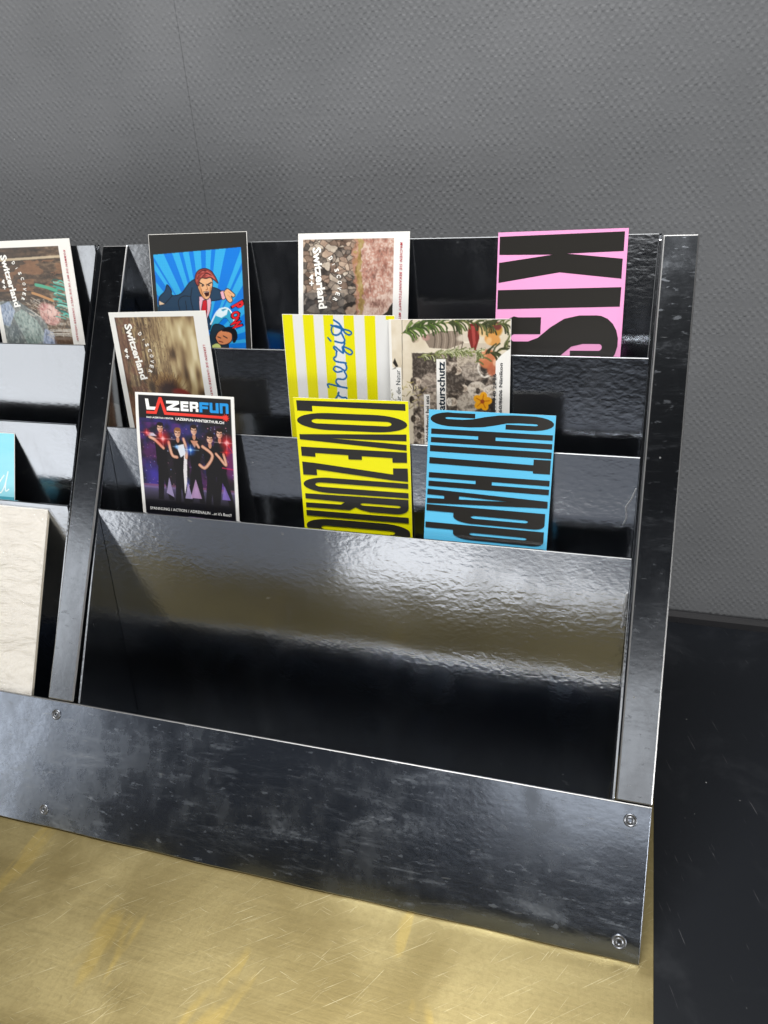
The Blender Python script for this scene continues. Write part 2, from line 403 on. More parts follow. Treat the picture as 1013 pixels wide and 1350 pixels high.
# ------------------------------------------------------------------ printed artwork: a small raster painter (millimetres, y down)
SS = 4
class Canvas:
    def __init__(s, bg=(1, 1, 1), W=105, H=148):
        s.W, s.H = W, H; s.a = np.ones((H*SS, W*SS, 3))*np.array(bg)
        s.Y, s.X = np.mgrid[0:H*SS, 0:W*SS]; s.X = (s.X+.5)/SS; s.Y = (s.Y+.5)/SS
    def put(s, mask, col, al=1.):
        mk = (mask*al)[..., None]; s.a = s.a*(1-mk)+np.asarray(col)*mk
    def rect(s, x0, y0, x1, y1, col, al=1.): s.put(((s.X >= x0) & (s.X < x1) & (s.Y >= y0) & (s.Y < y1)).astype(float), col, al)
    def ell(s, cx, cy, rx, ry, col, rot=0, al=1., soft=0.):
        c, n = math.cos(math.radians(rot)), math.sin(math.radians(rot)); dx, dy = s.X-cx, s.Y-cy
        d = np.hypot((dx*c+dy*n)/rx, (-dx*n+dy*c)/ry)
        s.put(np.clip((1-d)/max(soft, 1e-6), 0, 1) if soft else (d < 1).astype(float), col, al)
    def poly(s, pts, col, al=1.):
        ins = np.zeros_like(s.X, bool); n = len(pts)
        for i in range(n):
            (x1, y1), (x2, y2) = pts[i], pts[(i+1) % n]
            if y1 == y2: continue
            ins ^= ((s.Y < y1) != (s.Y < y2)) & (s.X < (x2-x1)*(s.Y-y1)/(y2-y1)+x1)
        s.put(ins.astype(float), col, al)
    def line(s, pts, w, col, smooth=False, al=1.):
        if smooth and len(pts) > 2: pts = catmull(pts)
        m = np.zeros_like(s.X); lo = min(p[0] for p in pts)-w, min(p[1] for p in pts)-w; hi = max(p[0] for p in pts)+w, max(p[1] for p in pts)+w
        i0, i1 = max(0, int(lo[1]*SS)), min(s.H*SS, int(hi[1]*SS)+1); j0, j1 = max(0, int(lo[0]*SS)), min(s.W*SS, int(hi[0]*SS)+1)
        if i1 <= i0 or j1 <= j0: return
        X, Y = s.X[i0:i1, j0:j1], s.Y[i0:i1, j0:j1]; mm = np.zeros_like(X, bool)
        for (x1, y1), (x2, y2) in zip(pts[:-1], pts[1:]):
            dx, dy = x2-x1, y2-y1; t = np.clip(((X-x1)*dx+(Y-y1)*dy)/max(1e-9, dx*dx+dy*dy), 0, 1)
            mm |= np.hypot(X-x1-t*dx, Y-y1-t*dy) < w/2
        m[i0:i1, j0:j1] = mm; s.put(m, col, al)
    def noise(s, sx, sy, oct=4, seed=0):
        r = np.random.default_rng(seed); out = np.zeros_like(s.X); amp = 1.; tot = 0
        for o in range(oct):
            g = r.random((int(s.H*sy*2**o)+3, int(s.W*sx*2**o)+3)); x, y = s.X*sx*2**o, s.Y*sy*2**o
            xi, yi = x.astype(int), y.astype(int); fx, fy = x-xi, y-yi; fx = fx*fx*(3-2*fx); fy = fy*fy*(3-2*fy)
            out += amp*((g[yi, xi]*(1-fx)+g[yi, xi+1]*fx)*(1-fy)+(g[yi+1, xi]*(1-fx)+g[yi+1, xi+1]*fx)*fy); tot += amp; amp *= .55
        return out/tot
    def field(s, x0, y0, x1, y1, f, stops):      # colour ramp of a scalar field inside a rectangle
        f = np.clip(f, 0, 1); xs = [q[0] for q in stops]; cols = np.array([hexv(q[1]) for q in stops])
        rgb = np.stack([np.interp(f, xs, cols[:, k]) for k in range(3)], -1)
        mk = ((s.X >= x0) & (s.X < x1) & (s.Y >= y0) & (s.Y < y1))[..., None]; s.a = np.where(mk, rgb, s.a)
    def voronoi(s, x0, y0, x1, y1, n, seed, ax=1., ay=1.):
        r = np.random.default_rng(seed); p = np.c_[r.uniform(x0-5, x1+5, n), r.uniform(y0-5, y1+5, n)]
        d1 = np.full(s.X.shape, 1e9); d2 = d1.copy(); idx = np.zeros(s.X.shape, int)
        wx = s.X+(s.noise(.25, .25, 3, seed+1)-.5)*3; wy = s.Y+(s.noise(.25, .25, 3, seed+2)-.5)*3
        for i, (a, b) in enumerate(p):
            d = np.hypot((wx-a)*ax, (wy-b)*ay); c = d < d1; d2 = np.where(c, d1, np.minimum(d2, d)); idx = np.where(c, i, idx); d1 = np.where(c, d, d1)
        return idx, d2-d1, d1
def hexv(h): return np.array([int(h[i:i+2], 16)/255 for i in (0, 2, 4)])
def catmull(p, n=8):
    q = [p[0]]+list(p)+[p[-1]]; out = []
    for i in range(1, len(q)-2):
        a, b, c, d = (np.array(v, float) for v in q[i-1:i+3])
        for k in range(n):
            t = k/n; out.append(tuple(.5*((2*b)+(-a+c)*t+(2*a-5*b+4*c-d)*t*t+(-a+3*b-3*c+d)*t**3)))
    return out+[tuple(p[-1])]
H_ = hexv
# ------------------------------------------------------------------ cards
def layer_mesh(polys):      # polys: list of (outline list, [hole lists]) in mm -> triangulated verts/faces through a filled 2D curve
    cu = bpy.data.curves.new('t', 'CURVE'); cu.dimensions = '2D'; cu.fill_mode = 'BOTH'
    for pts in polys:
        sp = cu.splines.new('POLY'); sp.points.add(len(pts)-1); sp.use_cyclic_u = True
        for k, (x, y) in enumerate(pts): sp.points[k].co = (x, -y, 0, 1)
    o = bpy.data.objects.new('t', cu); me = o.to_mesh(); r = ([(v.co.x, -v.co.y) for v in me.vertices], [tuple(p.vertices) for p in me.polygons])
    o.to_mesh_clear(); bpy.data.objects.remove(o); bpy.data.curves.remove(cu); return r
def text_mesh(s, p0, p1, height, bold=0., shear=0., space=1., fit=True):
    cu = bpy.data.curves.new('t', 'FONT'); cu.body = s; cu.size = 1; cu.offset = bold; cu.shear = shear; cu.resolution_u = 2; cu.space_character = space
    o = bpy.data.objects.new('t', cu); me = o.to_mesh(); v = np.array([(q.co.x, q.co.y) for q in me.vertices]); fs = [tuple(p.vertices) for p in me.polygons]
    o.to_mesh_clear(); bpy.data.objects.remove(o); bpy.data.curves.remove(cu)
    x0, x1 = v[:, 0].min(), v[:, 0].max()
    p0 = np.array((p0[0], -p0[1])); p1 = np.array((p1[0], -p1[1])); L = np.linalg.norm(p1-p0); d = (p1-p0)/L; u = np.array((-d[1], d[0]))
    sx = L/(x1-x0) if fit else height/.72
    out = p0+np.outer((v[:, 0]-x0)*sx, d)+np.outer(v[:, 1]*height/.72, u)
    return [(a, -b) for a, b in out], fs
def curve_pts(pts, n=5): return pts
def make_card(name, label, tier, par, W=105, H=148, canvas=None, face=None, back=None, layers=(), bend=0., bow=0., thick=.0005, group=None, cat='postcard', curl=0., offs_extra=0., ink_rough=None):
    lean, off, rot, tx, tz = par
    E = mp(0, EU[tier]) + Vector((0, -off*.001, 0)); a = math.radians(lean); r = math.radians(rot)
    ux = Vector((1, 0, 0)); uz = Vector((0, math.sin(a), math.cos(a)))
    ex = ux*math.cos(r)+uz*math.sin(r); ez = -ux*math.sin(r)+uz*math.cos(r); ey = ez.cross(ex)
    tl = E+ux*tx*.001+uz*tz*.001
    org = tl+ex*(W/2000)-ez*(H/1000)
    def dep(x, y):   # paper is never perfectly flat
        s = (x/W-.5)*2; t = y/H
        return (bow*(1-4*(t-.4)**2)+bend*(s*s-1)*.5+curl*max(0., 1-t*2.2)**2*(.4+.6*(1-s)/2))*.001
    V = []; Fc = []; MI = []; mats = [back or PAPER, BACKP]
    nxx, nyy = (16, 22) if (bend or curl or bow) else (1, 1)
    # the sheet itself
    def vid(i, j, k): return (k*(nyy+1)+j)*(nxx+1)+i
    for k in (0, 1):
        for j in range(nyy+1):
            for i in range(nxx+1):
                x, y = W*i/nxx, H*j/nyy
                V.append((x/1000-W/2000, dep(x, y)+(thick if k else 0), H/1000-y/1000))
    if face: mats.append(face)
    fm = 2 if face else 0
    for j in range(nyy):
        for i in range(nxx):
            Fc.append((vid(i, j, 0), vid(i, j+1, 0), vid(i+1, j+1, 0), vid(i+1, j, 0))); MI.append(fm)
            Fc.append((vid(i, j, 1), vid(i+1, j, 1), vid(i+1, j+1, 1), vid(i, j+1, 1))); MI.append(1)
    for i in range(nxx):
        for j, fl in ((0, 0), (nyy, 1)):
            q = (vid(i, j, 0), vid(i+1, j, 0), vid(i+1, j, 1), vid(i, j, 1)); Fc.append(q if not fl else q[::-1]); MI.append(0)
    for j in range(nyy):
        for i, fl in ((0, 1), (nxx, 0)):
            q = (vid(i, j, 0), vid(i, j+1, 0), vid(i, j+1, 1), vid(i, j, 1)); Fc.append(q[::-1] if not fl else q); MI.append(0)
    colv = [(1, 1, 1, 1)]*len(V)
    base = len(V); dz = .00010; lev = 1
    if canvas is not None:
        c = canvas.a.reshape(H*2, SS//2, W*2, SS//2, 3).mean((1, 3)); c = np.where(c <= .04045, c/12.92, ((c+.055)/1.055)**2.4)*.9
        hh, ww = c.shape[:2]; mg = .4
        mats.append(PRINT); mi = len(mats)-1
        for j in range(hh+1):
            for i in range(ww+1):
                x = min(max(i/2, mg if i == 0 else 0), W-(mg if i == ww else 0)); y = min(max(j/2, mg if j == 0 else 0), H-(mg if j == hh else 0))
                V.append((x/1000-W/2000, dep(x, y)-dz, H/1000-y/1000))
                cc = c[min(j, hh-1), min(i, ww-1)]; colv.append((cc[0], cc[1], cc[2], 1))
        for j in range(hh):
            for i in range(ww):
                q = base+j*(ww+1)+i; Fc.append((q, q+ww+1, q+ww+2, q+1)); MI.append(mi)
        lev = 2
    for k, (vs, fs, mat) in enumerate(layers):
        if mat not in mats: mats.append(mat)
        mi = mats.index(mat); b0 = len(V)
        for x, y in vs: V.append((x/1000-W/2000, dep(x, y)-dz*lev-dz*.45*k, H/1000-y/1000)); colv.append((1, 1, 1, 1))
        for f in fs:
            p = [vs[i] for i in f]; ar = sum(p[i][0]*p[(i+1) % len(p)][1]-p[(i+1) % len(p)][0]*p[i][1] for i in range(len(p)))
            f2 = f if ar < 0 else f[::-1]
            Fc.append(tuple(b0+i for i in f2)); MI.append(mi)
    me = bpy.data.meshes.new(name); me.from_pydata(V, [], Fc)
    for x in mats: me.materials.append(x)
    me.polygons.foreach_set('material_index', np.array(MI, np.int32))
    at = me.color_attributes.new('ink', 'FLOAT_COLOR', 'POINT'); at.data.foreach_set('color', np.array(colv, np.float32).ravel())
    me.update()
    o = link(name, me)
    mw = Matrix((ex, ey, ez)).transposed().to_4x4(); mw.translation = org; o.matrix_world = mw
    o['label'] = label; o['category'] = cat
    if group: o['group'] = group
    return o
WH = ink('F4F2EC', .5, 0.)
def T(s, p0, p1, h, col, **k): v, f = text_mesh(s, p0, p1, h, **k); return (v, f, ink(col) if isinstance(col, str) else col)
def P(polys, col): v, f = layer_mesh(polys); return (v, f, ink(col))

GC = 'postcards standing in the rack pockets'
# --- helper for the three alpine photo cards
def swiss_layers(p0, p1, arc, heart, red, r0, r1):
    ls = [T('Switzerland', p0, p1, 7.8, 'F4F2EC', bold=.036, space=1.)]
    for ch, (x, y, an) in zip('DISCOVER', arc):
        c, s_ = math.cos(math.radians(an)), math.sin(math.radians(an))   # baseline direction
        ls.append(T(ch, (x-c*1.4, y-s_*1.4), (x+c*1.4, y+s_*1.4), 4.0, 'F6F4EE', bold=.03) if ch != 'I' else T(ch, (x-c*.3, y-s_*.3), (x+c*.3, y+s_*.3), 3.1, 'F0EEE8'))
    hx, hy = heart
    hp = [(hx-1.6, hy-1.6), (hx-.2, hy-2.1), (hx+1.1, hy-1.4), (hx+1.2, hy-.3), (hx+.6, hy), (hx+1.2, hy+.5), (hx+.9, hy+1.6), (hx-.3, hy+2.0), (hx-1.9, hy+1.0), (hx-2.6, hy+.1)]
    hp = [(hx+1.5, hy-2.4), (hx+1.9, hy-1.2), (hx+1.3, hy), (hx+1.9, hy+.9), (hx+1.4, hy+2.1), (hx+.2, hy+1.9), (hx-2.2, hy+.2), (hx+.1, hy-2.3)]
    ls.append(P([hp], 'F0EEE8'))
    cx, cy = hx+.3, hy+5.4
    ls.append(P([[(cx-2.2, cy-.6), (cx-.6, cy-.6), (cx-.6, cy-2.2), (cx+.6, cy-2.2), (cx+.6, cy-.6), (cx+2.2, cy-.6), (cx+2.2, cy+.6), (cx+.6, cy+.6), (cx+.6, cy+2.2), (cx-.6, cy+2.2), (cx-.6, cy+.6), (cx-2.2, cy+.6)]], 'F0EEE8'))
    ls.append(T(red, r0, r1, 2.3, 'B02C3C', bold=.018, shear=.15, space=1.25))
    return ls
ARC = [(30.0, 22.5, 60), (33.0, 27.5, 66), (35.6, 32.5, 74), (37.6, 37.5, 82), (38.6, 42.5, 92), (38.2, 47.5, 100), (36.8, 52.0, 108), (34.4, 56.6, 118)]

def card_stones():
    c = Canvas(H_('F1F0EC'))
    idx, e, d = c.voronoi(5, 5, 60, 148, 300, 3, .8, 1.2)
    r = np.random.default_rng(5); shade = r.uniform(.15, 1, 4000)[idx]; warm = r.random(4000)[idx]
    y = np.clip((c.Y-30)/40, 0, 1); f = shade*.8*(1-.35*y)+c.noise(.4, .4, 4, 6)*.45-.1
    f = f*np.clip(e/.8, .2, 1)
    c.field(5, 5.6, 91, 148, f, [(0, '1E1A18'), (.3, '5A524C'), (.6, '97897C'), (.85, 'BFB1A0'), (1, 'D2C8B8')])
    wm = ((warm > .6) & (c.X < 91) & (c.X > 5) & (c.Y > 5.6)).astype(float)*.25; c.put(wm, H_('B88668'))
    gm = ((c.Y > 52) & (c.X < 45) & (c.X > 5)).astype(float)*.35; c.put(gm, H_('4A4C4E'))
    ed = 53+(c.noise(.12, .12, 4, 9)-.5)*9+c.Y*.06
    rock = c.noise(.18, .18, 5, 12)*.6+c.noise(.9, .5, 3, 13)*.4
    right = ((c.X > ed) & (c.X < 91) & (c.Y > 5.6)); keep = c.a.copy()
    c.field(5, 5.6, 91, 148, (rock-.25)*1.8, [(0, '6E5048'), (.35, 'B08A7C'), (.6, 'CDB2A4'), (1, 'E2D2C6')]); c.a = np.where(right[..., None], c.a, keep)
    c.put((right & (c.noise(.7, .7, 3, 15) > .52) & (c.Y < 42+c.noise(.1, .1, 2, 3)*20) & (c.X > 62)).astype(float)*.45, H_('A86A58'))
    ys = (np.abs(c.X-ed-3.5) < 2.4+(c.noise(.2, .2, 3, 4)-.5)*5) & (c.Y > 5.6) & (c.Y < 72); c.put(ys*.55, H_('8C7A2C'))
    c.put(((np.abs(c.X-ed) < 1.2) & (c.Y > 5.6) & (c.Y < 148)).astype(float)*.6, H_('B07C62'))
    c.poly([(91, 60), (88, 64), (86, 68), (80, 72), (91, 74)], H_('2E2A24'))
    for x in (20, ): pass
    c.rect(0, 0, 5, 148, H_('F1F0EC')); c.rect(91, 0, 105, 148, H_('ECEBE8')); c.rect(0, 0, 105, 5.6, H_('F1F0EC'))
    return c
def card_bark():
    c = Canvas(H_('F0F0EC'))
    kx = np.clip((c.X-40)/35, 0, 1); n = (c.noise(.45, .05, 5, 21)*.65+c.noise(.9, .25, 4, 22)*.35)*(1-kx)+(c.noise(.16, .05, 2, 23)*.75+.16)*kx
    f = (n-.28)*2.0*(.55+.45*np.clip((c.X-5)/45, 0, 1))
    c.field(6, 5, 92, 148, f, [(0, '3A2C20'), (.3, '7C6448'), (.55, 'AE9870'), (.8, 'CBBB92'), (1, 'DDD0AC')])
    v = c.noise(.5, .1, 4, 25); cr = (np.abs(v-.5) < .012+.02*(c.X < 45)) & (c.X < 60) & (c.X > 6) & (c.Y > 5); c.put(cr*.7, H_('46342A'))
    c.put(((c.X < 30) & (c.X > 6) & (c.Y > 5) & (c.noise(.12, .12, 3, 28) > .5)).astype(float)*.35, H_('7A4436'))
    # squirrel's tuft, from the bottom
    r = np.random.default_rng(3)
    c.ell(50, 74, 24, 17, H_('6A4A2C'), 0, .7, .6)
    for k in range(260):
        a = math.radians(r.uniform(200, 325)); L = r.uniform(8, 22); x, y = 50+r.normal(0, 8), 77+r.normal(0, 3)
        c.line([(x, y), (x+math.cos(a)*L*.5, y+math.sin(a)*L*.55), (x+math.cos(a)*L*.8, y+math.sin(a)*L*.9)], .5, H_(random.choice(['5A3820', '8A6438', 'A5834E', '3C2418', '9C7A48'])), al=.7)
    c.ell(53, 75, 16, 11, H_('2E1814'), -15, .95, .6); c.ell(66, 78, 12, 5.5, H_('7E2622'), 10, .95, .4)
    c.ell(35, 72, 5, 7, H_('2C2018'), 0, .7, .5)
    c.rect(0, 0, 6, 148, H_('F0F0EC')); c.rect(92, 0, 105, 148, H_('EEEEEC')); c.rect(0, 0, 105, 5, H_('F0F0EC'))
    return c
def card_cave():
    c = Canvas(H_('F2F0EA'))
    n = c.noise(.05, .3, 5, 31)*.6+c.noise(.3, .5, 4, 32)*.4
    f = (n-.25)*1.7*(.5+.5*np.clip((c.X-10)/70, 0, 1))*(.65+.35*np.clip(c.Y/80, 0, 1))
    c.field(6, 7, 91, 148, f, [(0, '221A14'), (.35, '5C4836'), (.6, '8A755E'), (.85, 'B9AFA2'), (1, 'D0CCC4')])
    c.put(((c.noise(.08, .2, 4, 34) > .55) & (c.X > 6) & (c.X < 91) & (c.Y > 20) & (c.Y < 50))*.5, H_('A5714C'))
    c.line([(6, 19), (50, 18), (91, 17)], 2.4, H_('D9C6A6'), al=.8)
    c.poly([(0, 60), (30, 60), (60, 78), (66, 104), (0, 110)], H_('7C8A8C'), .75)
    c.poly([(20, 74), (33, 68), (50, 80), (60, 100), (34, 106)], H_('8FA39C'), .8)
    c.poly([(6, 64), (18, 60), (24, 70), (14, 86), (6, 84)], H_('9FB0CE'), .8)
    c.poly([(52, 108), (58, 88), (68, 92), (72, 108)], H_('9AA9CC'), .85)
    c.ell(68, 74, 14, 11.5, H_('CF9A90'), 20, .95, .15); c.ell(70, 71, 9, 7, H_('E6BDB2'), 20, .9, .4); c.ell(60, 66, 9, 5, H_('B66A6A'), -20, .6, .5)
    for p in ([(62, 76), (68, 80)], [(66, 68), (70, 70)], [(72, 76), (76, 75)], [(64, 83), (72, 84)]): c.line(p, .8, H_('8A4A46'), al=.7)
    c.ell(42, 88, 16, 12, H_('A8BAB4'), 40, .6, .7); c.ell(18, 92, 14, 14, H_('6A7C84'), 0, .5, .7); c.ell(58, 101, 7, 10, H_('B8C4E0'), 0, .6, .6)
    gq = c.noise(.6, .35, 4, 81); ar = (c.X > 6) & (c.X < 91) & (c.Y > 58); c.put(ar*np.clip((gq-.5)*4, 0, 1)*.45, H_('E4E4DE')); c.put(ar*np.clip((.47-gq)*4, 0, 1)*.5, H_('3E4648'))
    r = np.random.default_rng(8)
    for k in range(26):
        x = r.uniform(72, 86); y = 40+k*1.5; c.line([(x, y+r.uniform(-3, 1)), (x+4, y-1), (min(x+12, 91), y+1)], r.uniform(.7, 2.2), H_(random.choice(['1F8C80', '5CC0AE', '8ED8C8', '18564E', '3CA694'])), True, .9)
    c.line([(56, 44), (66, 46), (80, 50)], 3.2, H_('4FA888'), True); c.line([(50, 52), (60, 55), (74, 60)], 2.6, H_('BC8A58'), True)
    for k in range(18): y = 60+r.uniform(-4, 14); x = r.uniform(38, 56); c.line([(x, y), (x+6, y+3)], .6, H_('D8CCBC'), al=.7)
    for k in range(9): y = 89+k*1.2; c.line([(60+r.uniform(0, 6), y), (75, y+r.uniform(-1, 1)), (91, y)], .7, H_('E0DACE'), True, .8)
    c.rect(68, 97, 91, 148, H_('5A4232'), .6)
    c.rect(0, 0, 6, 148, H_('F2F0EA')); c.rect(91, 0, 105, 148, H_('F0EEE9')); c.rect(0, 0, 105, 7, H_('F2F0EA'))
    return c
def swiss(name, label, tier, par, canvas, layers, **k):
    return make_card(name, label, tier, par, canvas=canvas, layers=layers, group=GC, **k)
swiss('postcard', 'white bordered postcard with photo of stacked grey stones beside pink rock', 0, (15.72, 4.08, -.07, -296.62, 6.22), card_stones(),
      swiss_layers((14.2, 12.5), (20.6, 66), ARC, (13.0, 38), 'MACHEN SIE BEKANNTSCHAFT MIT UNS', (96.6, 9), (96.6, 84)))
swiss('postcard', 'white bordered postcard with photo of tree bark and dark fur, behind the flyer', 1, (5.3, 2.6, 1.39, -481.2, 32.12), card_bark(),
      swiss_layers((15.5, 11.5), (23.5, 65), [(x-.5, y-1, a) for x, y, a in ARC], (12.5, 36.5), 'LERNEN SIE UNSERE NATUR', (97.6, 31), (98.4, 84)))
swiss('postcard', 'white bordered postcard of a pink faced person with turquoise strands', 0, (9.0, 4.15, .92, -648.42, 5.17), card_cave(),
      swiss_layers((17.2, 14), (24.5, 66), [(x+1, y, a) for x, y, a in ARC], (15.8, 40), 'KOMMEN SIE MIT IN DIE WELT UNSERER HÖHLEN', (96.5, 10.8), (96.0, 100)))

# --- comic card
def card_comic():
    K = H_('2B2A28'); c = Canvas(K)
    q = [(4.3, 18.9), (98.6, 13.9), (99.3, 148), (6.5, 148)]
    ang = np.degrees(np.arctan2(c.Y-104, c.X-55)); msk = np.zeros_like(c.X, bool)
    for a0, w in [(-176, 7), (-158, 5), (-146, 6), (-133, 4.5), (-124, 1.2), (-118, 5), (-107, 3), (-100, 2.6), (-92, 3.6), (-84, 2.2), (-76, 5), (-62, 2), (-55, 4.5), (-38, 6), (-20, 5), (-6, 3), (8, 5)]:
        msk |= np.abs(ang-a0) < w/2+.8
    full = Canvas(H_('0F7BDC')); full.put(msk.astype(float), H_('37AEE4')); full.put((((c.X*1.6 % 1) < .35) | ((c.Y*1.6 % 1) < .35))*.12*1., H_('0A5CB0'))
    a0 = c.a.copy(); c.poly(q, (1, 1, 1)); pic = c.a[..., 0] > .9; c.a = np.where(pic[..., None], full.a, a0)
    L = H_('151A24'); N = H_('24405A'); N2 = H_('1B3048'); S = H_('E9B284'); S2 = H_('C98450')
    def shp(p, col, w=.9): pp = catmull(p+[p[0]]); c.poly(pp, col); c.line(pp, w, L)
    shp([(6, 75), (7, 60), (14, 53), (17, 47), (21, 52), (22, 57), (32, 55), (42, 45), (52, 42), (58, 52), (62, 62), (60, 74), (58, 90), (8, 90)], N)
    c.line([(30, 74), (28, 63), (33, 58), (42, 58)], .8, L, True); c.line([(22, 57), (14, 64), (10, 66)], .9, L, True); c.line([(44, 50), (42, 62), (46, 78)], .8, L, True)
    c.poly([(7, 62), (13, 65), (7, 66)], H_('E6C8A8')); c.line([(36, 62), (37, 76)], .7, L)
    shp([(58, 50), (68, 50), (76, 54), (76, 60), (66, 62), (58, 60)], N); shp([(74, 54), (78, 53), (80, 59), (76, 61)], H_('E8B0C0'), .6)
    shp([(78, 54), (82, 51), (87, 54), (90, 57), (88, 59), (86, 58), (87, 62), (84, 64), (80, 60)], S, .7)
    for p in ([(83, 54), (86, 56)], [(82, 57), (86, 60)]): c.line(p, .5, S2)
    shp([(51, 58), (63, 59), (62, 72), (55, 82), (51, 72)], H_('E8B6C2'), .6); shp([(55, 62), (59, 62), (58.6, 72), (55.4, 86), (52.4, 74)], H_('C8202C'), .6)
    shp([(50, 45), (52, 41), (60, 38), (66, 42), (66.5, 47), (64.5, 54), (61.5, 60), (57, 60.5), (53, 56), (50.5, 50)], S, .7)
    c.poly([(50.5, 46), (53, 46), (55, 54), (58, 60), (56, 60), (52.5, 55)], S2, .7); c.poly([(63, 49), (65.5, 49), (64, 54), (62, 55)], S2, .5)
    shp([(49.6, 48), (47.6, 43.5), (49, 37.5), (53, 33.6), (59.5, 32.4), (65.5, 34.6), (69.5, 39.5), (72.5, 46), (68.5, 43.2), (64.5, 40.8), (60, 41.6), (55, 41.2), (52.4, 44), (51.6, 48)], H_('8E3A34'), .7)
    for p in ([(51, 39), (54, 36), (58, 35.4)], [(54, 40), (58, 37.6), (63, 38.6)], [(61, 35), (65, 37.4), (69, 42)], [(49.6, 44), (51, 40)], [(60, 39.8), (65, 39.4), (69, 42)]): c.line(p, .9, H_('C8655A'), True)
    for p in ([(52, 37.4), (56, 34.6), (61, 34)], [(56, 39.4), (61, 36.8), (66, 38.8)], [(50.4, 42), (52, 38.6)]): c.line(p, .6, H_('2C1214'), True)
    c.poly([(56, 53.6), (62.6, 53), (62, 57.4), (58.6, 58.4)], H_('38100E')); c.line([(57, 54.2), (62, 53.8)], .5, H_('F0E0D8'))
    c.line([(52.4, 45.2), (57, 47.6)], 1.1, L); c.line([(60.5, 47.4), (65.4, 45.2)], 1.1, L); c.ell(55.4, 48.4, 1.1, .6, L); c.ell(62.6, 48, 1.1, .6, L); c.line([(59.6, 46.6), (61, 51.4), (59, 52)], .6, H_('8A4A28')); c.line([(54, 51), (55, 56)], .5, H_('8A4A28')); c.line([(64.6, 50), (63.6, 55)], .5, H_('8A4A28'))
    shp([(60, 92), (66, 78), (72, 72), (80, 70), (86, 76), (88, 88), (84, 84), (78, 78), (70, 84)], H_('35A4C8'), .3)
    c.line([(62, 84), (70, 72), (80, 69), (86, 75), (88, 88)], 1.6, H_('DDEFF6'), True)
    c.poly([(68, 76), (72, 69), (76, 72), (82, 69), (80, 75), (74, 78)], H_('DDEFF6'))
    shp([(60, 96), (64, 86), (70, 84), (78, 88), (80, 100), (78, 148), (58, 148), (56, 110)], H_('22343F'))
    shp([(66, 97), (70, 91), (78, 89), (84, 92), (84, 99), (78, 103), (70, 103)], H_('D9895C')); shp([(74, 90.5), (77, 87.5), (84, 86.5), (89, 90), (90, 96), (87, 101), (85, 100), (85.5, 95), (82, 91.5)], H_('16181E'), .5)
    c.line([(69, 96), (72, 97)], .8, L); c.line([(75, 95), (79, 97)], 1., L); c.line([(70, 100), (74, 101)], .8, H_('5A1C14'))
    shp([(62, 104), (68, 102), (72, 106), (68, 116), (62, 114)], H_('C8D27A'), .5)
    c.a = np.where(pic[..., None], c.a, a0)
    return c
cm = [T('P', (85.5, 66.5), (88.0, 71.5), 13, '14110F', bold=.10), T('O', (83.6, 73.2), (86.2, 80.2), 9.5, '14110F', bold=.10), T('W', (82.5, 81.3), (86.8, 90.0), 11, '14110F', bold=.10),
      T('P', (86.0, 66.6), (88.2, 71.4), 12.2, 'D8202A', bold=.045), T('O', (84.1, 73.4), (86.6, 80.0), 8.8, 'D8202A', bold=.045), T('W', (83.0, 81.6), (87.2, 89.7), 10.2, 'D8202A', bold=.045)]
make_card('postcard', 'black bordered comic postcard with a suited man on blue rays and a red word POW', 0, (13.1, 3.18, .39, -453.48, 8.46), canvas=card_comic(), layers=cm, bend=-1.5, group=GC)

# --- striped card with blue handwriting
def card_stripes():
    Yc = H_('F3EC00'); Wc = H_('F0F0EE'); c = Canvas(Yc); xs = [0, 10.3, 20.3, 30.2, 39.6, 49.1, 58.6, 68, 77.8, 87.5, 97.1]
    for k in range(1, 10, 2): c.rect(xs[k], 0, xs[k+1], 148, Wc)
    c.rect(97.1, 4, 105, 148, Wc)
    B = H_('0A66AE')
    for s in ([(47.8, 10), (46.6, 13.3), (47.9, 17.2), (52.1, 17.7), (55.8, 14.8), (55.4, 11.5), (51.3, 9.9), (47.2, 9.7)], [(46.4, 9.2), (56, 12.1), (63, 13.8), (65.3, 15.8), (63, 17.5), (59.3, 15.7), (56.6, 11.5), (53.9, 7.7), (49.3, 4.8)],
              [(49.3, 23.3), (55.8, 24.6), (58.6, 22.6), (57.4, 19.2), (55.8, 15.9)], [(42.9, 20.4), (45.4, 23.1)], [(50.8, 32.3), (47.8, 29.2), (49, 28), (52.8, 31), (56.5, 33.5), (56.4, 31), (56.6, 27.9), (63.3, 30.3), (65.2, 33), (62.6, 34.8), (58.4, 32.1), (57.2, 28.5), (58.5, 24.8)],
              [(58.7, 42.3), (49.4, 41.2), (47.2, 38.4), (49.5, 36.6), (50.3, 32.3)], [(54.4, 49.9), (49.5, 50.8), (46.6, 48.6), (48.2, 45.8), (52.8, 46.8), (57.2, 49.2), (59.1, 46.6), (57.9, 42.3)],
              [(40.6, 65.1), (40.4, 62), (49.3, 63.6), (58.4, 65)], [(51.8, 63.9), (48.3, 60.5), (49.5, 57.2), (55.8, 57.1), (58.6, 54.3), (56.8, 50.3)], [(46.7, 75.5), (49.5, 71.6), (50.2, 69.4)], [(49.3, 70.4), (50.6, 72.7), (53.6, 74), (57.3, 74.2), (58.5, 80), (54, 84)]):
        c.line(s, 1.6, B, len(s) > 2)
    return c
make_card('postcard', 'yellow and white striped postcard with blue handwriting, behind the yellow lettered card', 1, (5.3, 2.2, -.19, -300.05, 32.06), canvas=card_stripes(), group=GC)

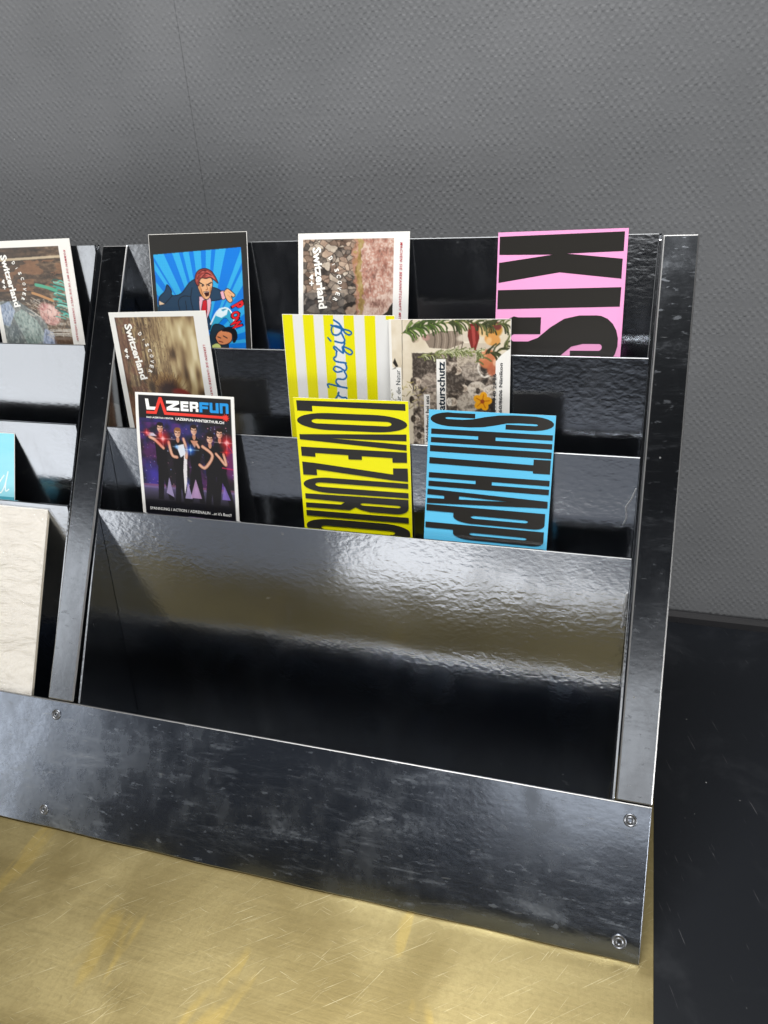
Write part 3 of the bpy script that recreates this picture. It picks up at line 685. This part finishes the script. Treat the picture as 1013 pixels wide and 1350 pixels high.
# --- nature conservation collage card
def card_nature():
    c = Canvas(H_('E6DCC6'))
    c.field(0, 0, 105, 148, c.noise(.1, .1, 5, 41), [(0, 'D2C4AA'), (.5, 'E2D6C0'), (1, 'F0E8D8')])
    c.line([(12.4, 0), (11.2, 60)], .5, H_('5E564C'))
    def sep(x0, y0, x1, y1, seed, d=0.):
        k = c.a.copy(); c.field(x0, y0, x1, y1, (c.noise(.35, .35, 5, seed)-.3)*2+d, [(0, '2E2824'), (.4, '6A5E54'), (.7, 'A4968A'), (1, 'D6CAB8')])
    sep(20.7, 28.5, 93, 120, 42); c.rect(20.7, 28.5, 41, 52, H_('3C342E'), .75); c.rect(50, 45, 66, 62, H_('3A332E'), .75); c.rect(51, 64, 60, 90, H_('38302A'), .8)
    c.poly([(60, 20), (93, 20), (93, 34), (60, 40)], H_('C9BBA8'), .8); c.poly([(78, 74), (93, 60), (93, 120), (84, 120)], H_('241E1A'), .85)
    def person(x, y, s, rot=0, coat='8C8074', hat=None):          # heads point left (the photo is turned on its side)
        c.ell(x+11*s, y+.5*s, 8.5*s, 7*s, H_(coat), rot, .95, .12); c.ell(x+10*s, y-2*s, 6*s, 2*s, H_('B5A898'), rot+10, .6, .4); c.ell(x+13*s, y+3*s, 6*s, 1.5*s, H_('4E463E'), rot-8, .6, .4)
        c.ell(x, y, 3.6*s, 3.2*s, H_('CDBEAC'), 0, 1., .12); c.ell(x-2.3*s, y, 2.2*s, 3.3*s, H_(hat or '3C332C'), 0, 1., .2)
        c.ell(x+1.2*s, y+.9*s, 2.2*s, 1.8*s, H_('8E7C6C'), 0, .5, .8); c.line([(x-.4*s, y-1.7*s), (x-.3*s, y-.5*s)], .45*s, H_('4A3E36'), al=.8); c.line([(x-.3*s, y+.5*s), (x-.4*s, y+1.7*s)], .45*s, H_('4A3E36'), al=.8); c.line([(x+.2*s, y), (x+1.2*s, y+.1*s)], .4*s, H_('8A7464')); c.line([(x+2.1*s, y-.8*s), (x+2.1*s, y+.8*s)], .4*s, H_('6A5248'))
    c.poly([(30, 14), (44, 10), (62, 10), (66, 20), (52, 25), (36, 24)], H_('8E7F70')); 
    for k in range(9): c.line([(40+k*3, 11), (41+k*3, 17), (40+k*3, 24)], .8, H_(('5C5046', 'A99A8A')[k % 2]), True)
    c.ell(24, 16.5, 3.6, 3.4, H_('CBB9A2'), 0, 1, .1); c.ell(22.2, 16.5, 2, 3.2, H_('8A7E6A')); c.ell(33, 15.5, 4, 3, H_('B48E84'), 0, .9, .3)
    c.ell(70, 15, 12, 4, H_('D8CCBA'), -8, .9, .3)
    person(24, 53, 1.25, 0, '9A8C80'); person(22, 69, 1.1, 0, 'A09284'); person(23, 86, 1.1, 0, '857868'); person(28, 101, 1.1, 0, '756A60')
    person(60, 43, 1.2, 0, 'A2968A'); person(56, 70, 1.25, 0, 'BDB2A4', 'E4DCD0'); person(66, 58, 1., 0, 'CFC4B6'); person(80, 60, .9, 0, 'DAD0C4')
    c.ell(84, 40, 4, 5, H_('2C2622'), 0, .9); c.line([(80, 34), (78, 42), (83, 48), (89, 46)], 1.6, H_('E2DACE'), True)
    gr = c.noise(.8, .8, 3, 77); c.put(((gr > .56) & (c.X > 20) & (c.X < 93) & (c.Y > 28))*.28, H_('4A4038')); c.put(((gr < .42) & (c.X > 20) & (c.X < 93) & (c.Y > 28))*.22, H_('E8DCCA'))
    # onions, carrot, pear
    c.ell(92, 9, 7, 7, H_('C08A3C'), 0, 1, .25); c.ell(90, 17, 7.5, 5.5, H_('D89A54'), 15, 1, .2); c.ell(87, 18, 3, 4, H_('F0C890'), 15, .7, .5)
    c.poly([(70, 4), (79, 4), (79, 16), (76, 26), (72, 24), (69, 14)], H_('7C2A26')); c.poly([(72, 6), (75, 6), (76, 20), (74, 24)], H_('B8504A'), .8)
    c.ell(82, 10, 5, 5.5, H_('E0B878'), 0, .8, .4); c.ell(94, 6, 4, 4, H_('5E2430'), 0, .8, .3)
    c.ell(86, 33, 8, 9, H_('C87850'), 20, .95, .2); c.ell(82, 30, 4, 5, H_('E8A880'), 0, .7, .5); c.ell(90, 42, 5, 6, H_('B86444'), 0, .85, .3); c.ell(93, 36, 3, 4, H_('F0C0A0'), 0, .7, .4)
    r = np.random.default_rng(12)
    def sprig(p, n, ln, cols, w=.9):
        pp = catmull(p, 12); c.line(pp, .9, H_('8A8A4A'))
        for k in range(n):
            i = int(r.uniform(0, len(pp)-2)); x, y = pp[i]; dx, dy = pp[i+1][0]-x, pp[i+1][1]-y; a = math.atan2(dy, dx)+r.choice([-1, 1])*r.uniform(.4, 1.1)+math.pi
            L = ln*r.uniform(.6, 1.2); q = [(x, y), (x+math.cos(a)*L*.5, y+math.sin(a)*L*.5), (x+math.cos(a+.25)*L, y+math.sin(a+.25)*L)]
            c.line(q, w*1.5, H_('2E3420'), True, .8); c.line(q, w, H_(cols[int(r.integers(len(cols)))]), True)
    sprig([(60, 3), (40, 4), (26, 7), (12, 12)], 70, 9, ['5E7C34', '3E5228', '8CA25A', '4A5E30']); sprig([(100, 4), (84, 5), (66, 2), (52, 3)], 46, 9, ['4A5030', '6E7444', '30341F'])
    sprig([(103, 22), (94, 27), (84, 29), (76, 36)], 24, 9, ['4A5030', '6E7444', '39391F'])
    sprig([(80, 28), (64, 27), (48, 29), (26, 32)], 110, 5, ['C8CC98', 'A4AA6C', 'E4E4BC', '7E8650'], .6)
    for k in range(30): x, y = r.uniform(10, 30), r.uniform(52, 78); c.line([(x, y), (x+r.uniform(-4, 4), y+r.uniform(-5, 5))], .7, H_(random.choice(['B0A06C', '8C7E58', 'D8CCA0'])))
    # yellow flower
    for k in range(5): a = k*72-80; c.ell(82+4.4*math.cos(math.radians(a)), 69+4.4*math.sin(math.radians(a)), 3.9, 3.3, H_('F0A81C'), a, 1); c.line([(82, 69), (82+6*math.cos(math.radians(a)), 69+6*math.sin(math.radians(a)))], .8, H_('C06A10'))
    c.ell(82, 69, 1.8, 1.8, H_('A04818'))
    # white strips for the lettering
    W = H_('F3F1EC')
    c.rect(0, 0, 2.6, 148, W); c.rect(1.6, 41, 10.6, 148, W); c.rect(42, 33.5, 50.2, 148, W); c.rect(30.6, 64, 35.8, 148, W)
    c.rect(93, 35, 105, 148, W); c.poly([(93, 35), (97, 30), (105, 24), (105, 40)], W)
    c.line([(94.4, 48), (94.4, 120)], .4, H_('9A948C'))
    c.poly([(3, 37), (5, 33), (8, 40), (6, 41)], H_('2A2622')); c.poly([(2, 43), (6, 40), (6, 42)], H_('8A8680')); c.line([(5, 34), (4, 36)], .8, H_('2A2622'))
    for k in range(16): x, y = r.uniform(.4, 5), r.uniform(58, 76); c.line([(x, y), (x+r.uniform(-2, 2), y+r.uniform(-3, 3))], .5, H_('8E8A6A'))
    return c
nl = [T('Naturschutz', (48.9, 84.5), (48.9, 35.2), 6.4, '1C2A36', bold=.028), T('Netz für die Natur', (9.2, 84), (9.2, 43), 4.1, '4A5256'),
      T('Walddienst bei uns', (34.8, 106), (34.8, 65), 3.4, '34383A', bold=.012), T('Tel. 044 940 22 26', (93.4, 88), (93.4, 45), 2.9, '3A3C40', bold=.01), T('Bahnstrasse 60/8606 Nänikon', (98.6, 108), (98.6, 36), 2.9, '3A3C40', bold=.01)]
make_card('postcard', 'collage postcard of old sepia portraits, rosemary sprigs and an orange flower', 1, (9.0, 5.0, .87, -200.53, 28.82), canvas=card_nature(), layers=nl, group=GC)

# --- flyer of the laser arena
def card_lazer():
    c = Canvas(H_('F4F3F0'))
    g = Canvas(H_('1C1A1E'))
    n = g.noise(.06, .06, 5, 51); neb = np.clip((n-.42)*4, 0, 1)*((g.Y > 24) & (g.Y < 92)); g.put(neb*.75, H_('3A2F86')); g.put(np.clip((g.noise(.07, .07, 4, 52)-.5)*5, 0, 1)*((g.Y > 28) & (g.Y < 90))*.6, H_('6A2C78'))
    g.ell(16, 80, 14, 16, H_('4438A8'), 0, .8, .8); g.ell(96, 60, 14, 26, H_('7A2450'), 0, .7, .9); g.ell(60, 34, 16, 12, H_('2C3C88'), 0, .6, .9); g.ell(48, 86, 10, 10, H_('4A5AC0'), 0, .7, .8); g.ell(88, 84, 9, 12, H_('7850B8'), 0, .8, .7)
    r = np.random.default_rng(4)
    for k in range(150): x, y = r.uniform(4, 102), r.uniform(28, 92); g.ell(x, y, r.uniform(.2, .55), r.uniform(.2, .55), H_(random.choice(['C8C8F0', 'E8A0C0', '8CA0F0'])), 0, r.uniform(.4, 1))
    g.rect(3, 88, 104, 92, H_('8A5878'), .7); fl = np.clip(1-(g.Y-90)/16, 0, 1)*((g.Y > 90)); g.put(fl*.75, H_('6E6494')); g.rect(3, 104, 104, 148, H_('101018'), .9)
    S = H_('C48A70'); S2 = H_('E0B49C'); B = H_('141216')
    def fig(x, y, w, legs, hair='20140E', lean=0):
        g.poly([(x-w, y+10), (x-w*.45, y+6), (x+w*.45, y+6), (x+w, y+10), (x+w*.9, y+36), (x-w*.8, y+36)], B)
        for (a, b) in legs: g.poly([(x+a*.25-3.4, y+33), (x+a*.25+3.6, y+33), (x+b+2.8, y+70), (x+b-2.8, y+70)], B)
        g.ell(x, y+6, 1.7, 3, S); g.ell(x, y, 3.3, 4.4, S2, 0, 1, .15); g.ell(x+.3, y-3.7, 3.3, 1.9, H_(hair)); g.ell(x-3.1, y-2, .7, 1.8, H_(hair)); g.ell(x+3.1, y-2, .7, 1.8, H_(hair)); g.ell(x+1.8, y+.8, 1.4, 3, H_('9A6048'), 0, .5, .6)
        g.line([(x-2.2, y-.6), (x-.7, y-.5)], .7, H_('3A2018')); g.line([(x+.8, y-.5), (x+2.2, y-.6)], .7, H_('3A2018')); g.line([(x-1, y+2.2), (x+1, y+2.2)], .6, H_('9A4A40')); g.line([(x, y), (x+.2, y+1.2)], .5, H_('A87058'))
    fig(88.5, 35, 6.5, [(-2, -6), (3, 10)]); fig(25.5, 33, 6.5, [(-3, -4), (4, 8)]); fig(44, 37, 7, [(-3, -4), (4, 6)], '8A5A34'); fig(78, 40.5, 7, [(-4, -6), (3, 4)]); fig(61.5, 33.5, 6, [(-3, -8), (4, 5)], '2C1A12')
    for (a, b, q) in (((48, 100), (52, 84), (56, 100)), ((28, 96), (32, 80), (36, 100))): g.poly([a, b, q], H_('B8A8D8'), .8)
    g.poly([(54, 99), (60.5, 80), (66, 99)], H_('C09AC8'), .85); g.poly([(88, 98), (91, 84), (97, 98)], H_('8A70C8'), .8)
    g.poly([(42, 49), (50, 47), (52, 56), (46, 60)], H_('DDE2EC')); g.poly([(50, 56), (53, 58), (51, 84), (48, 96), (48, 72)], H_('E4E0E4'))
    for p, w in (([(14, 42), (20, 45), (28, 52)], 3.0), ([(34, 46), (37, 58), (42, 60)], 3.0), ([(50, 42), (53, 52), (52, 60)], 2.8), ([(70, 48), (80, 56), (72, 68), (66, 66)], 3.0), ([(92, 54), (94, 64), (88, 58)], 2.8), ([(64, 46), (66, 49)], 2.6), ([(88, 58), (84, 54)], 2.6)):
        g.line(p, w, S, True); g.line(p, w*.4, S2, True)
    g.poly([(57.5, 43), (65.5, 43), (61.5, 50)], S); g.poly([(18, 38), (10, 38), (12, 41), (22, 41)], H_('C8C0D0'))
    def glow(x, y, R, col, core):
        d = np.hypot(g.X-x, g.Y-y); g.put(np.clip(1-d/R, 0, 1)**1.1, H_(col), .95); g.put(np.clip(1-d/(R*.32), 0, 1), H_(core)); g.line([(x-R*1.3, y), (x+R*1.3, y)], .5, H_(core), al=.7); g.line([(x, y-R*.7), (x, y+R*.7)], .4, H_(core), al=.6)
    glow(28, 43, 10, 'E81C20', 'FFD0D0'); glow(11, 38, 5, 'D01820', 'FF9090'); glow(96, 43, 10, 'E81C20', 'FFE0E0'); glow(57, 52, 7, '1C6CE8', 'C8E8FF'); glow(42, 50, 3, '3C8CE8', 'C8E8FF'); glow(95, 52, 5, 'D01820', 'F04040')
    g.line([(96, 43), (104, 55)], .6, H_('E83040')); g.line([(90, 67), (104, 68)], 1.0, H_('D02858'), al=.8)
    mk = ((c.X > 3.4) & (c.X < 101.8) & (c.Y > 2.6))[..., None]; c.a = np.where(mk, g.a, c.a)
    return c
WHT = 'F6F6F4'; RED = 'E23A2E'; BLU = '1E8FD8'
def RP(x0, y0, x1, y1): return [(x0, y0), (x1, y0), (x1, y1), (x0, y1)]
ll = [P([[(10.6, 5.6), (14, 5.7), (15.2, 13), (22, 13), (21.2, 15.8), (12.0, 15.8)]], WHT),
      P([[(33.2, 6.6), (47, 6.4), (47, 9.2), (39.4, 12.8), (47, 12.9), (47, 15.7), (33.6, 15.7), (33.6, 12.9), (41, 9.2), (33.2, 9.2)]], WHT),
      P([[(48.6, 6.5), (57, 6.5), (57, 8.9), (51.4, 8.9), (51.4, 9.9), (56.6, 9.9), (56.6, 12), (51.4, 12), (51.4, 13.2), (57, 13.2), (57, 15.6), (48.6, 15.6)]], WHT),
      P([[(58.4, 6.5), (66.4, 6.5), (67.4, 7.5), (67.4, 11), (66, 12), (67.4, 13), (67.4, 15.6), (64.6, 15.6), (64.6, 12.6), (61.2, 12.6), (61.2, 15.6), (58.4, 15.6)], [(61.2, 8.8), (64.6, 8.8), (64.6, 10.4), (61.2, 10.4)]], WHT),
      P([[(68.6, 6.4), (78.4, 6.4), (78.4, 8.9), (71.6, 8.9), (71.6, 10.1), (77.6, 10.1), (77.6, 12.4), (71.6, 12.4), (71.6, 15.7), (68.6, 15.7)]], BLU),
      P([[(79.4, 6.3), (82.4, 6.3), (82.4, 13.2), (85.8, 13.2), (85.8, 6.3), (88.8, 6.3), (88.8, 15.6), (80.4, 15.6), (79.4, 14.6)]], BLU),
      P([[(90, 15.5), (90, 6.2), (98, 6.2), (99.2, 7.2), (99.2, 15.5), (96.2, 15.5), (96.2, 8.8), (93, 8.8), (93, 15.5)]], BLU),
      P([[(11.8, 17.0), (20.4, 17.0), (25.6, 3.6), (28.6, 3.6), (33.6, 17.2), (94, 18.0), (94, 20.4), (31.0, 19.8), (27.2, 8.4), (22.6, 19.6), (11.8, 19.6)]], RED)]
st = []
for k in range(20):
    a = math.pi*2*k/20; rr = 4.2 if k % 2 == 0 else 1.9; st.append((96+rr*math.cos(a), 19.4+rr*math.sin(a)))
ll += [P([st], RED), T('DAS LAZERTAG CENTER', (11.8, 23.6), (40.5, 23.8), 1.5, WHT, bold=.02), T('LAZERFUN-WINTERTHUR.CH', (43, 24.2), (94, 25.2), 2.5, WHT, bold=.02),
       T('SPANNUNG / ACTION / ADRENALIN ...at it\'s Best!!', (8.5, 113.6), (97, 113.4), 2.9, WHT, bold=.006)]
make_card('flyer', 'white edged flyer LAZERFUN showing five people in black aiming red and blue lights', 2, (11.96, 4.88, -.33, -445.03, 36.18), canvas=card_lazer(), layers=ll, bend=-2.2, curl=3.2, thick=.0002, cat='flyer')

# --- big lettering cards.  Glyphs lie on their side: letter tops point right
def arc(cx, cy, rx, ry, a0, a1, n=10): return [(cx+rx*math.cos(math.radians(a0+(a1-a0)*k/n)), cy+ry*math.sin(math.radians(a0+(a1-a0)*k/n))) for k in range(n+1)]
def gO(x0, x1, y0, y1, hx=14, hy=.36):
    h = y1-y0; rx = (x1-x0)*.30; cy = (y0+y1)/2
    out = arc(x0+rx, cy, rx, h/2, 90, 270, 18)+arc(x1-rx, cy, rx, h/2, -90, 90, 18)
    sh = h*.13; r2 = 5
    return [out, arc(x0+hx+r2, cy, r2, sh, 90, 270)+arc(x1-hx-r2, cy, r2, sh, -90, 90)]
def gS(x0, x1, y0, y1):
    w, h = x1-x0, y1-y0; X = lambda a: x0+w*a; Y = lambda b: y0+h*b
    pts = [(.37, .03), (.37, .35), (.15, .35)]+[(.15-.025*math.sin(t), .42-.07*math.cos(t)) for t in np.linspace(.2, 2.9, 6)]+[(.15, .49), (.27, .49)]
    pts += [(.35, .42), (.45, .22), (.56, .06), (.68, 0), (.82, 0)]+[(.82+.18*math.sin(t), .5-.5*math.cos(t)) for t in np.linspace(.2, 2.94, 10)]+[(.80, 1), (.62, 1), (.62, .66), (.85, .66)]
    pts += [(.85+.025*math.sin(t), .595+.065*math.cos(t)) for t in np.linspace(.2, 2.9, 6)]+[(.85, .53), (.72, .53), (.63, .58), (.54, .76), (.44, .93), (.33, 1), (.18, 1)]
    pts += [(.18-.18*math.sin(t), .5+.5*math.cos(t)) for t in np.linspace(.2, 2.94, 10)]+[(.18, .03)]
    return [[(X(a), Y(b)) for a, b in pts]]
def gH(x0, x1, y0, y1, s0, s1, t=.42):
    h = (y1-y0); b = h*t
    return [[(x0, y0), (x1, y0), (x1, y0+b), (s1, y0+b), (s1, y1-b), (x1, y1-b), (x1, y1), (x0, y1), (x0, y1-b), (s0, y1-b), (s0, y0+b), (x0, y0+b)]]
def gP(x0, x1, y0, y1, bx, sx0, sx1):
    h = y1-y0; st_ = h*.40
    out = [(x0, y0), (x1, y0), (x1, y1-h*.3)]+arc(x1-9, y1-h*.3, 9, h*.3, 0, 90, 6)+arc(bx+16, y0+h*.62, 16, h*.38, 90, 180, 8)+[(bx, y0+st_), (x0, y0+st_)]
    cy = y0+h*.58; r = h*.09
    return [out, arc(sx0+4, cy, 4, r, 90, 270, 6)+arc(sx1-3, cy, 3, r, -90, 90, 6)]
BK = '211F1C'
kiss = [P([[(1.4, 3.4), (102.2, 2.5), (102.2, 17.6), (57.3, 18.4), (101.8, 23.5), (101.8, 39.1), (52, 33.1), (1.5, 40.8), (1.5, 24.4), (46.1, 18.9), (1.5, 18.0)]], BK),
        P([[(1.3, 46.7), (102.2, 45.7), (102, 61.1), (1.3, 62.4)]], BK), P(gS(1.3, 102.4, 68.0, 111.5), BK), P(gS(1.3, 102.4, 116, 146), BK)]
make_card('postcard', 'pink postcard with huge black sideways lettering, at the top right', 0, (16., 4., .79, -114.6, 3.48), face=ink('E89CCB'), layers=kiss, bow=.8, group=GC)
Lk = '292826'
love = [P([[(2.6, 2.4), (102.4, 2.4), (102.4, 8.3), (17.2, 7.0), (17.2, 12), (2.6, 11.8)]], Lk), P(gO(1.6, 103.4, 13.0, 28.6), Lk),
        P([[(2.6, 33.6), (102.4, 29.3), (102.2, 35.4), (32.4, 36.1), (102.2, 38.6), (102, 44), (2.6, 38.4)]], Lk),
        P([[(3, 45.3), (102.2, 45.6), (102, 55), (88.8, 55.6), (88.8, 51.4), (60.6, 51.2), (60.6, 54.7), (47.9, 54.9), (47.9, 51.0), (16.4, 50.6), (16.4, 54.3), (3, 54)]], Lk),
        P([[(3, 59.5), (16.6, 60.2), (89, 66.6), (89, 60.8), (102.4, 60.2), (102.4, 72.6), (88, 72.2), (16.6, 66.2), (16.6, 71.8), (3, 72)]], Lk),
        P([[(102.4, 74.3), (102.4, 79.2), (20, 78.6)]+arc(20, 80.7, 6, 2.1, 270, 90, 6)+[(102.4, 83.2), (102.4, 88.2), (28, 88.4)]+arc(28, 81.0, 25.5, 7.4, 90, 270, 14)], Lk),
        P([[(3.4, 90.2), (102.2, 89.6), (102.2, 98)]+arc(90, 98, 12, 6.2, 0, 90, 6)+[(66, 104.2), (57, 102.6), (52, 100.6), (46, 103.8), (3.4, 103.9), (3.4, 99.2), (38, 98.8), (42, 96.2), (3.4, 95.2)], arc(60, 97, 3, 1.1, 90, 270, 6)+arc(92, 97, 3, 1.1, -90, 90, 6)], Lk),
        P([RP(3.2, 106.6, 102, 112)], Lk),
        P([[(52, 114)]+arc(78, 121.4, 25, 7.4, 270, 360, 8)+[(103, 130), (66, 130), (66, 125.4), (84, 125.4)]+arc(84, 122.6, 5, 2.0, 90, -90, 6)+[(22, 120.6)]+arc(22, 122.6, 5, 2.0, 270, 90, 6)+[(36, 125.4), (36, 130), (4, 130)]+arc(28, 121.4, 25.5, 7.4, 180, 270, 8)], Lk),
        P(gH(3, 102, 132, 145, 45, 60), Lk)]
make_card('postcard', 'bright yellow postcard with tall black sideways lettering, in front of the striped card', 2, (5.3, 2.5, .41, -280.51, 37.68), face=ink('F8F200'), layers=love, bow=1.4, group=GC)
T1 = [[(2, 40.3), (89.6, 41.2), (89.6, 36.6), (103.4, 36.4), (103.4, 48), (89.6, 48), (89.6, 46.2), (2, 45.6)]]
A1 = [[(1.4, 67.6), (103.2, 70.6), (103.4, 76.2), (1.4, 80), (1.4, 75.6), (16.3, 75.2), (16.3, 72.7), (1.4, 72.4)], [(29.2, 72.0), (73, 73.4), (29.2, 74.8)]]
shit = [P(gS(1.6, 104.0, 1.5, 13.3), BK), P(gH(2.6, 103.6, 15.9, 27.5, 42.9, 57.4, .38), BK), P([RP(2.1, 30.0, 103.6, 35.2)], BK), P(T1, BK),
        P(gH(2, 103.6, 53.2, 65.1, 42.7, 56.3, .38), BK), P(A1, BK), P(gP(1.2, 102, 81, 94.8, 25, 40.2, 88.4), BK), P(gP(1.0, 102, 96.4, 108.8, 25.5, 39.6, 88.2), BK),
        P([[(1, 116), (50, 118.4), (102, 111), (102, 117), (58, 121), (102, 125), (102, 131), (50, 123.6), (1, 122)]], BK)]
make_card('postcard', 'sky blue postcard with tall black sideways lettering, rightmost in the third row', 2, (17., 7.03, -.33, -158.17, 33.), face=ink('5CBAE2'), layers=shit, bow=1.6, group=GC)
# --- turquoise card in the left bay
tq = Canvas(H_('6CC4D6')); nn_ = tq.noise(.03, .12, 4, 61)
tq.field(0, 0, 105, 148, np.clip(tq.Y/70*.6+(nn_-.5)*.5, 0, 1), [(0, '8ADCEC'), (.5, '9CE2F0'), (1, '74CCE0')]); tq.rect(0, 66, 105, 72, H_('2F8FA4'), .7)
for s in ([(92, 44), (86, 52), (85, 60), (88, 62), (93, 54), (97, 40), (94, 52), (94, 60), (98, 58)], [(78, 62), (80, 52), (84, 50), (83, 60), (86, 61)]): tq.line(s, 1.2, H_('F4FAFA'), True)
make_card('postcard', 'turquoise postcard with white script, above the kraft booklet at the left edge', 2, (22.5, -5., .4, -595.5-105, -15.2), canvas=tq, group=GC)

# --- kraft booklet with crumpled wrapper
def booklet():
    lean = math.radians(29.2); off = -.0035
    E = mp(0, EU[3])+Vector((0, -off, 0)); uz = Vector((0, math.sin(lean), math.cos(lean))); ux = Vector((1, 0, 0)); ey = uz.cross(ux)
    root = thing('booklet', 'thick kraft paper booklet in crinkled clear wrapper, leaning behind the front plate', 'booklet')
    W, H, t = .148, .205, .0042
    top = E+ux*(-.5428)+uz*(-.0075); org = top-uz*H-ux*W/2
    mw = Matrix((ux, ey, uz)).transposed().to_4x4(); mw.translation = org; root.matrix_world = mw
    tm = NT('kraft_paper'); f1 = tm.noise(tm.map(), 320, 4, .7); f2 = tm.noise(tm.map(), 12, 3)
    col = tm.mix(f1, (.60, .54, .43), (.70, .65, .55)); col = tm.mix(tm.ramp(f2, .4, .6, 0, .3), col, (.68, .61, .50))
    kraft = tm.set(base=col, rough=.7)
    bm = bmesh.new(); hexa(bm, box(-W/2, W/2, 0, t, 0, H)); bevel(bm, .0008); obj('pages', bm, kraft, root)
    # wrapper: crinkled film just proud of the cover
    g = NT('clear_film'); pr = g.b; pr.inputs['Base Color'].default_value = (1, 1, 1, 1)
    wv = g.noise(g.map((1, 1, 2.2), (0, math.radians(35), 0)), 26, 5, .62, 1.8)
    pr.inputs['Roughness'].default_value = .12; pr.inputs['Alpha'].default_value = .25; pr.inputs['Coat Weight'].default_value = 0.
    pr.inputs['Specular IOR Level'].default_value = 1.
    g.l(g.bump(wv, .0036, 1.), pr.inputs['Normal']); 
    bm = bmesh.new(); hexa(bm, box(-W/2-.0012, W/2+.0012, -.0011, -.0008, -.0, H+.001)); obj('wrapper', bm, g.m, root)
booklet()
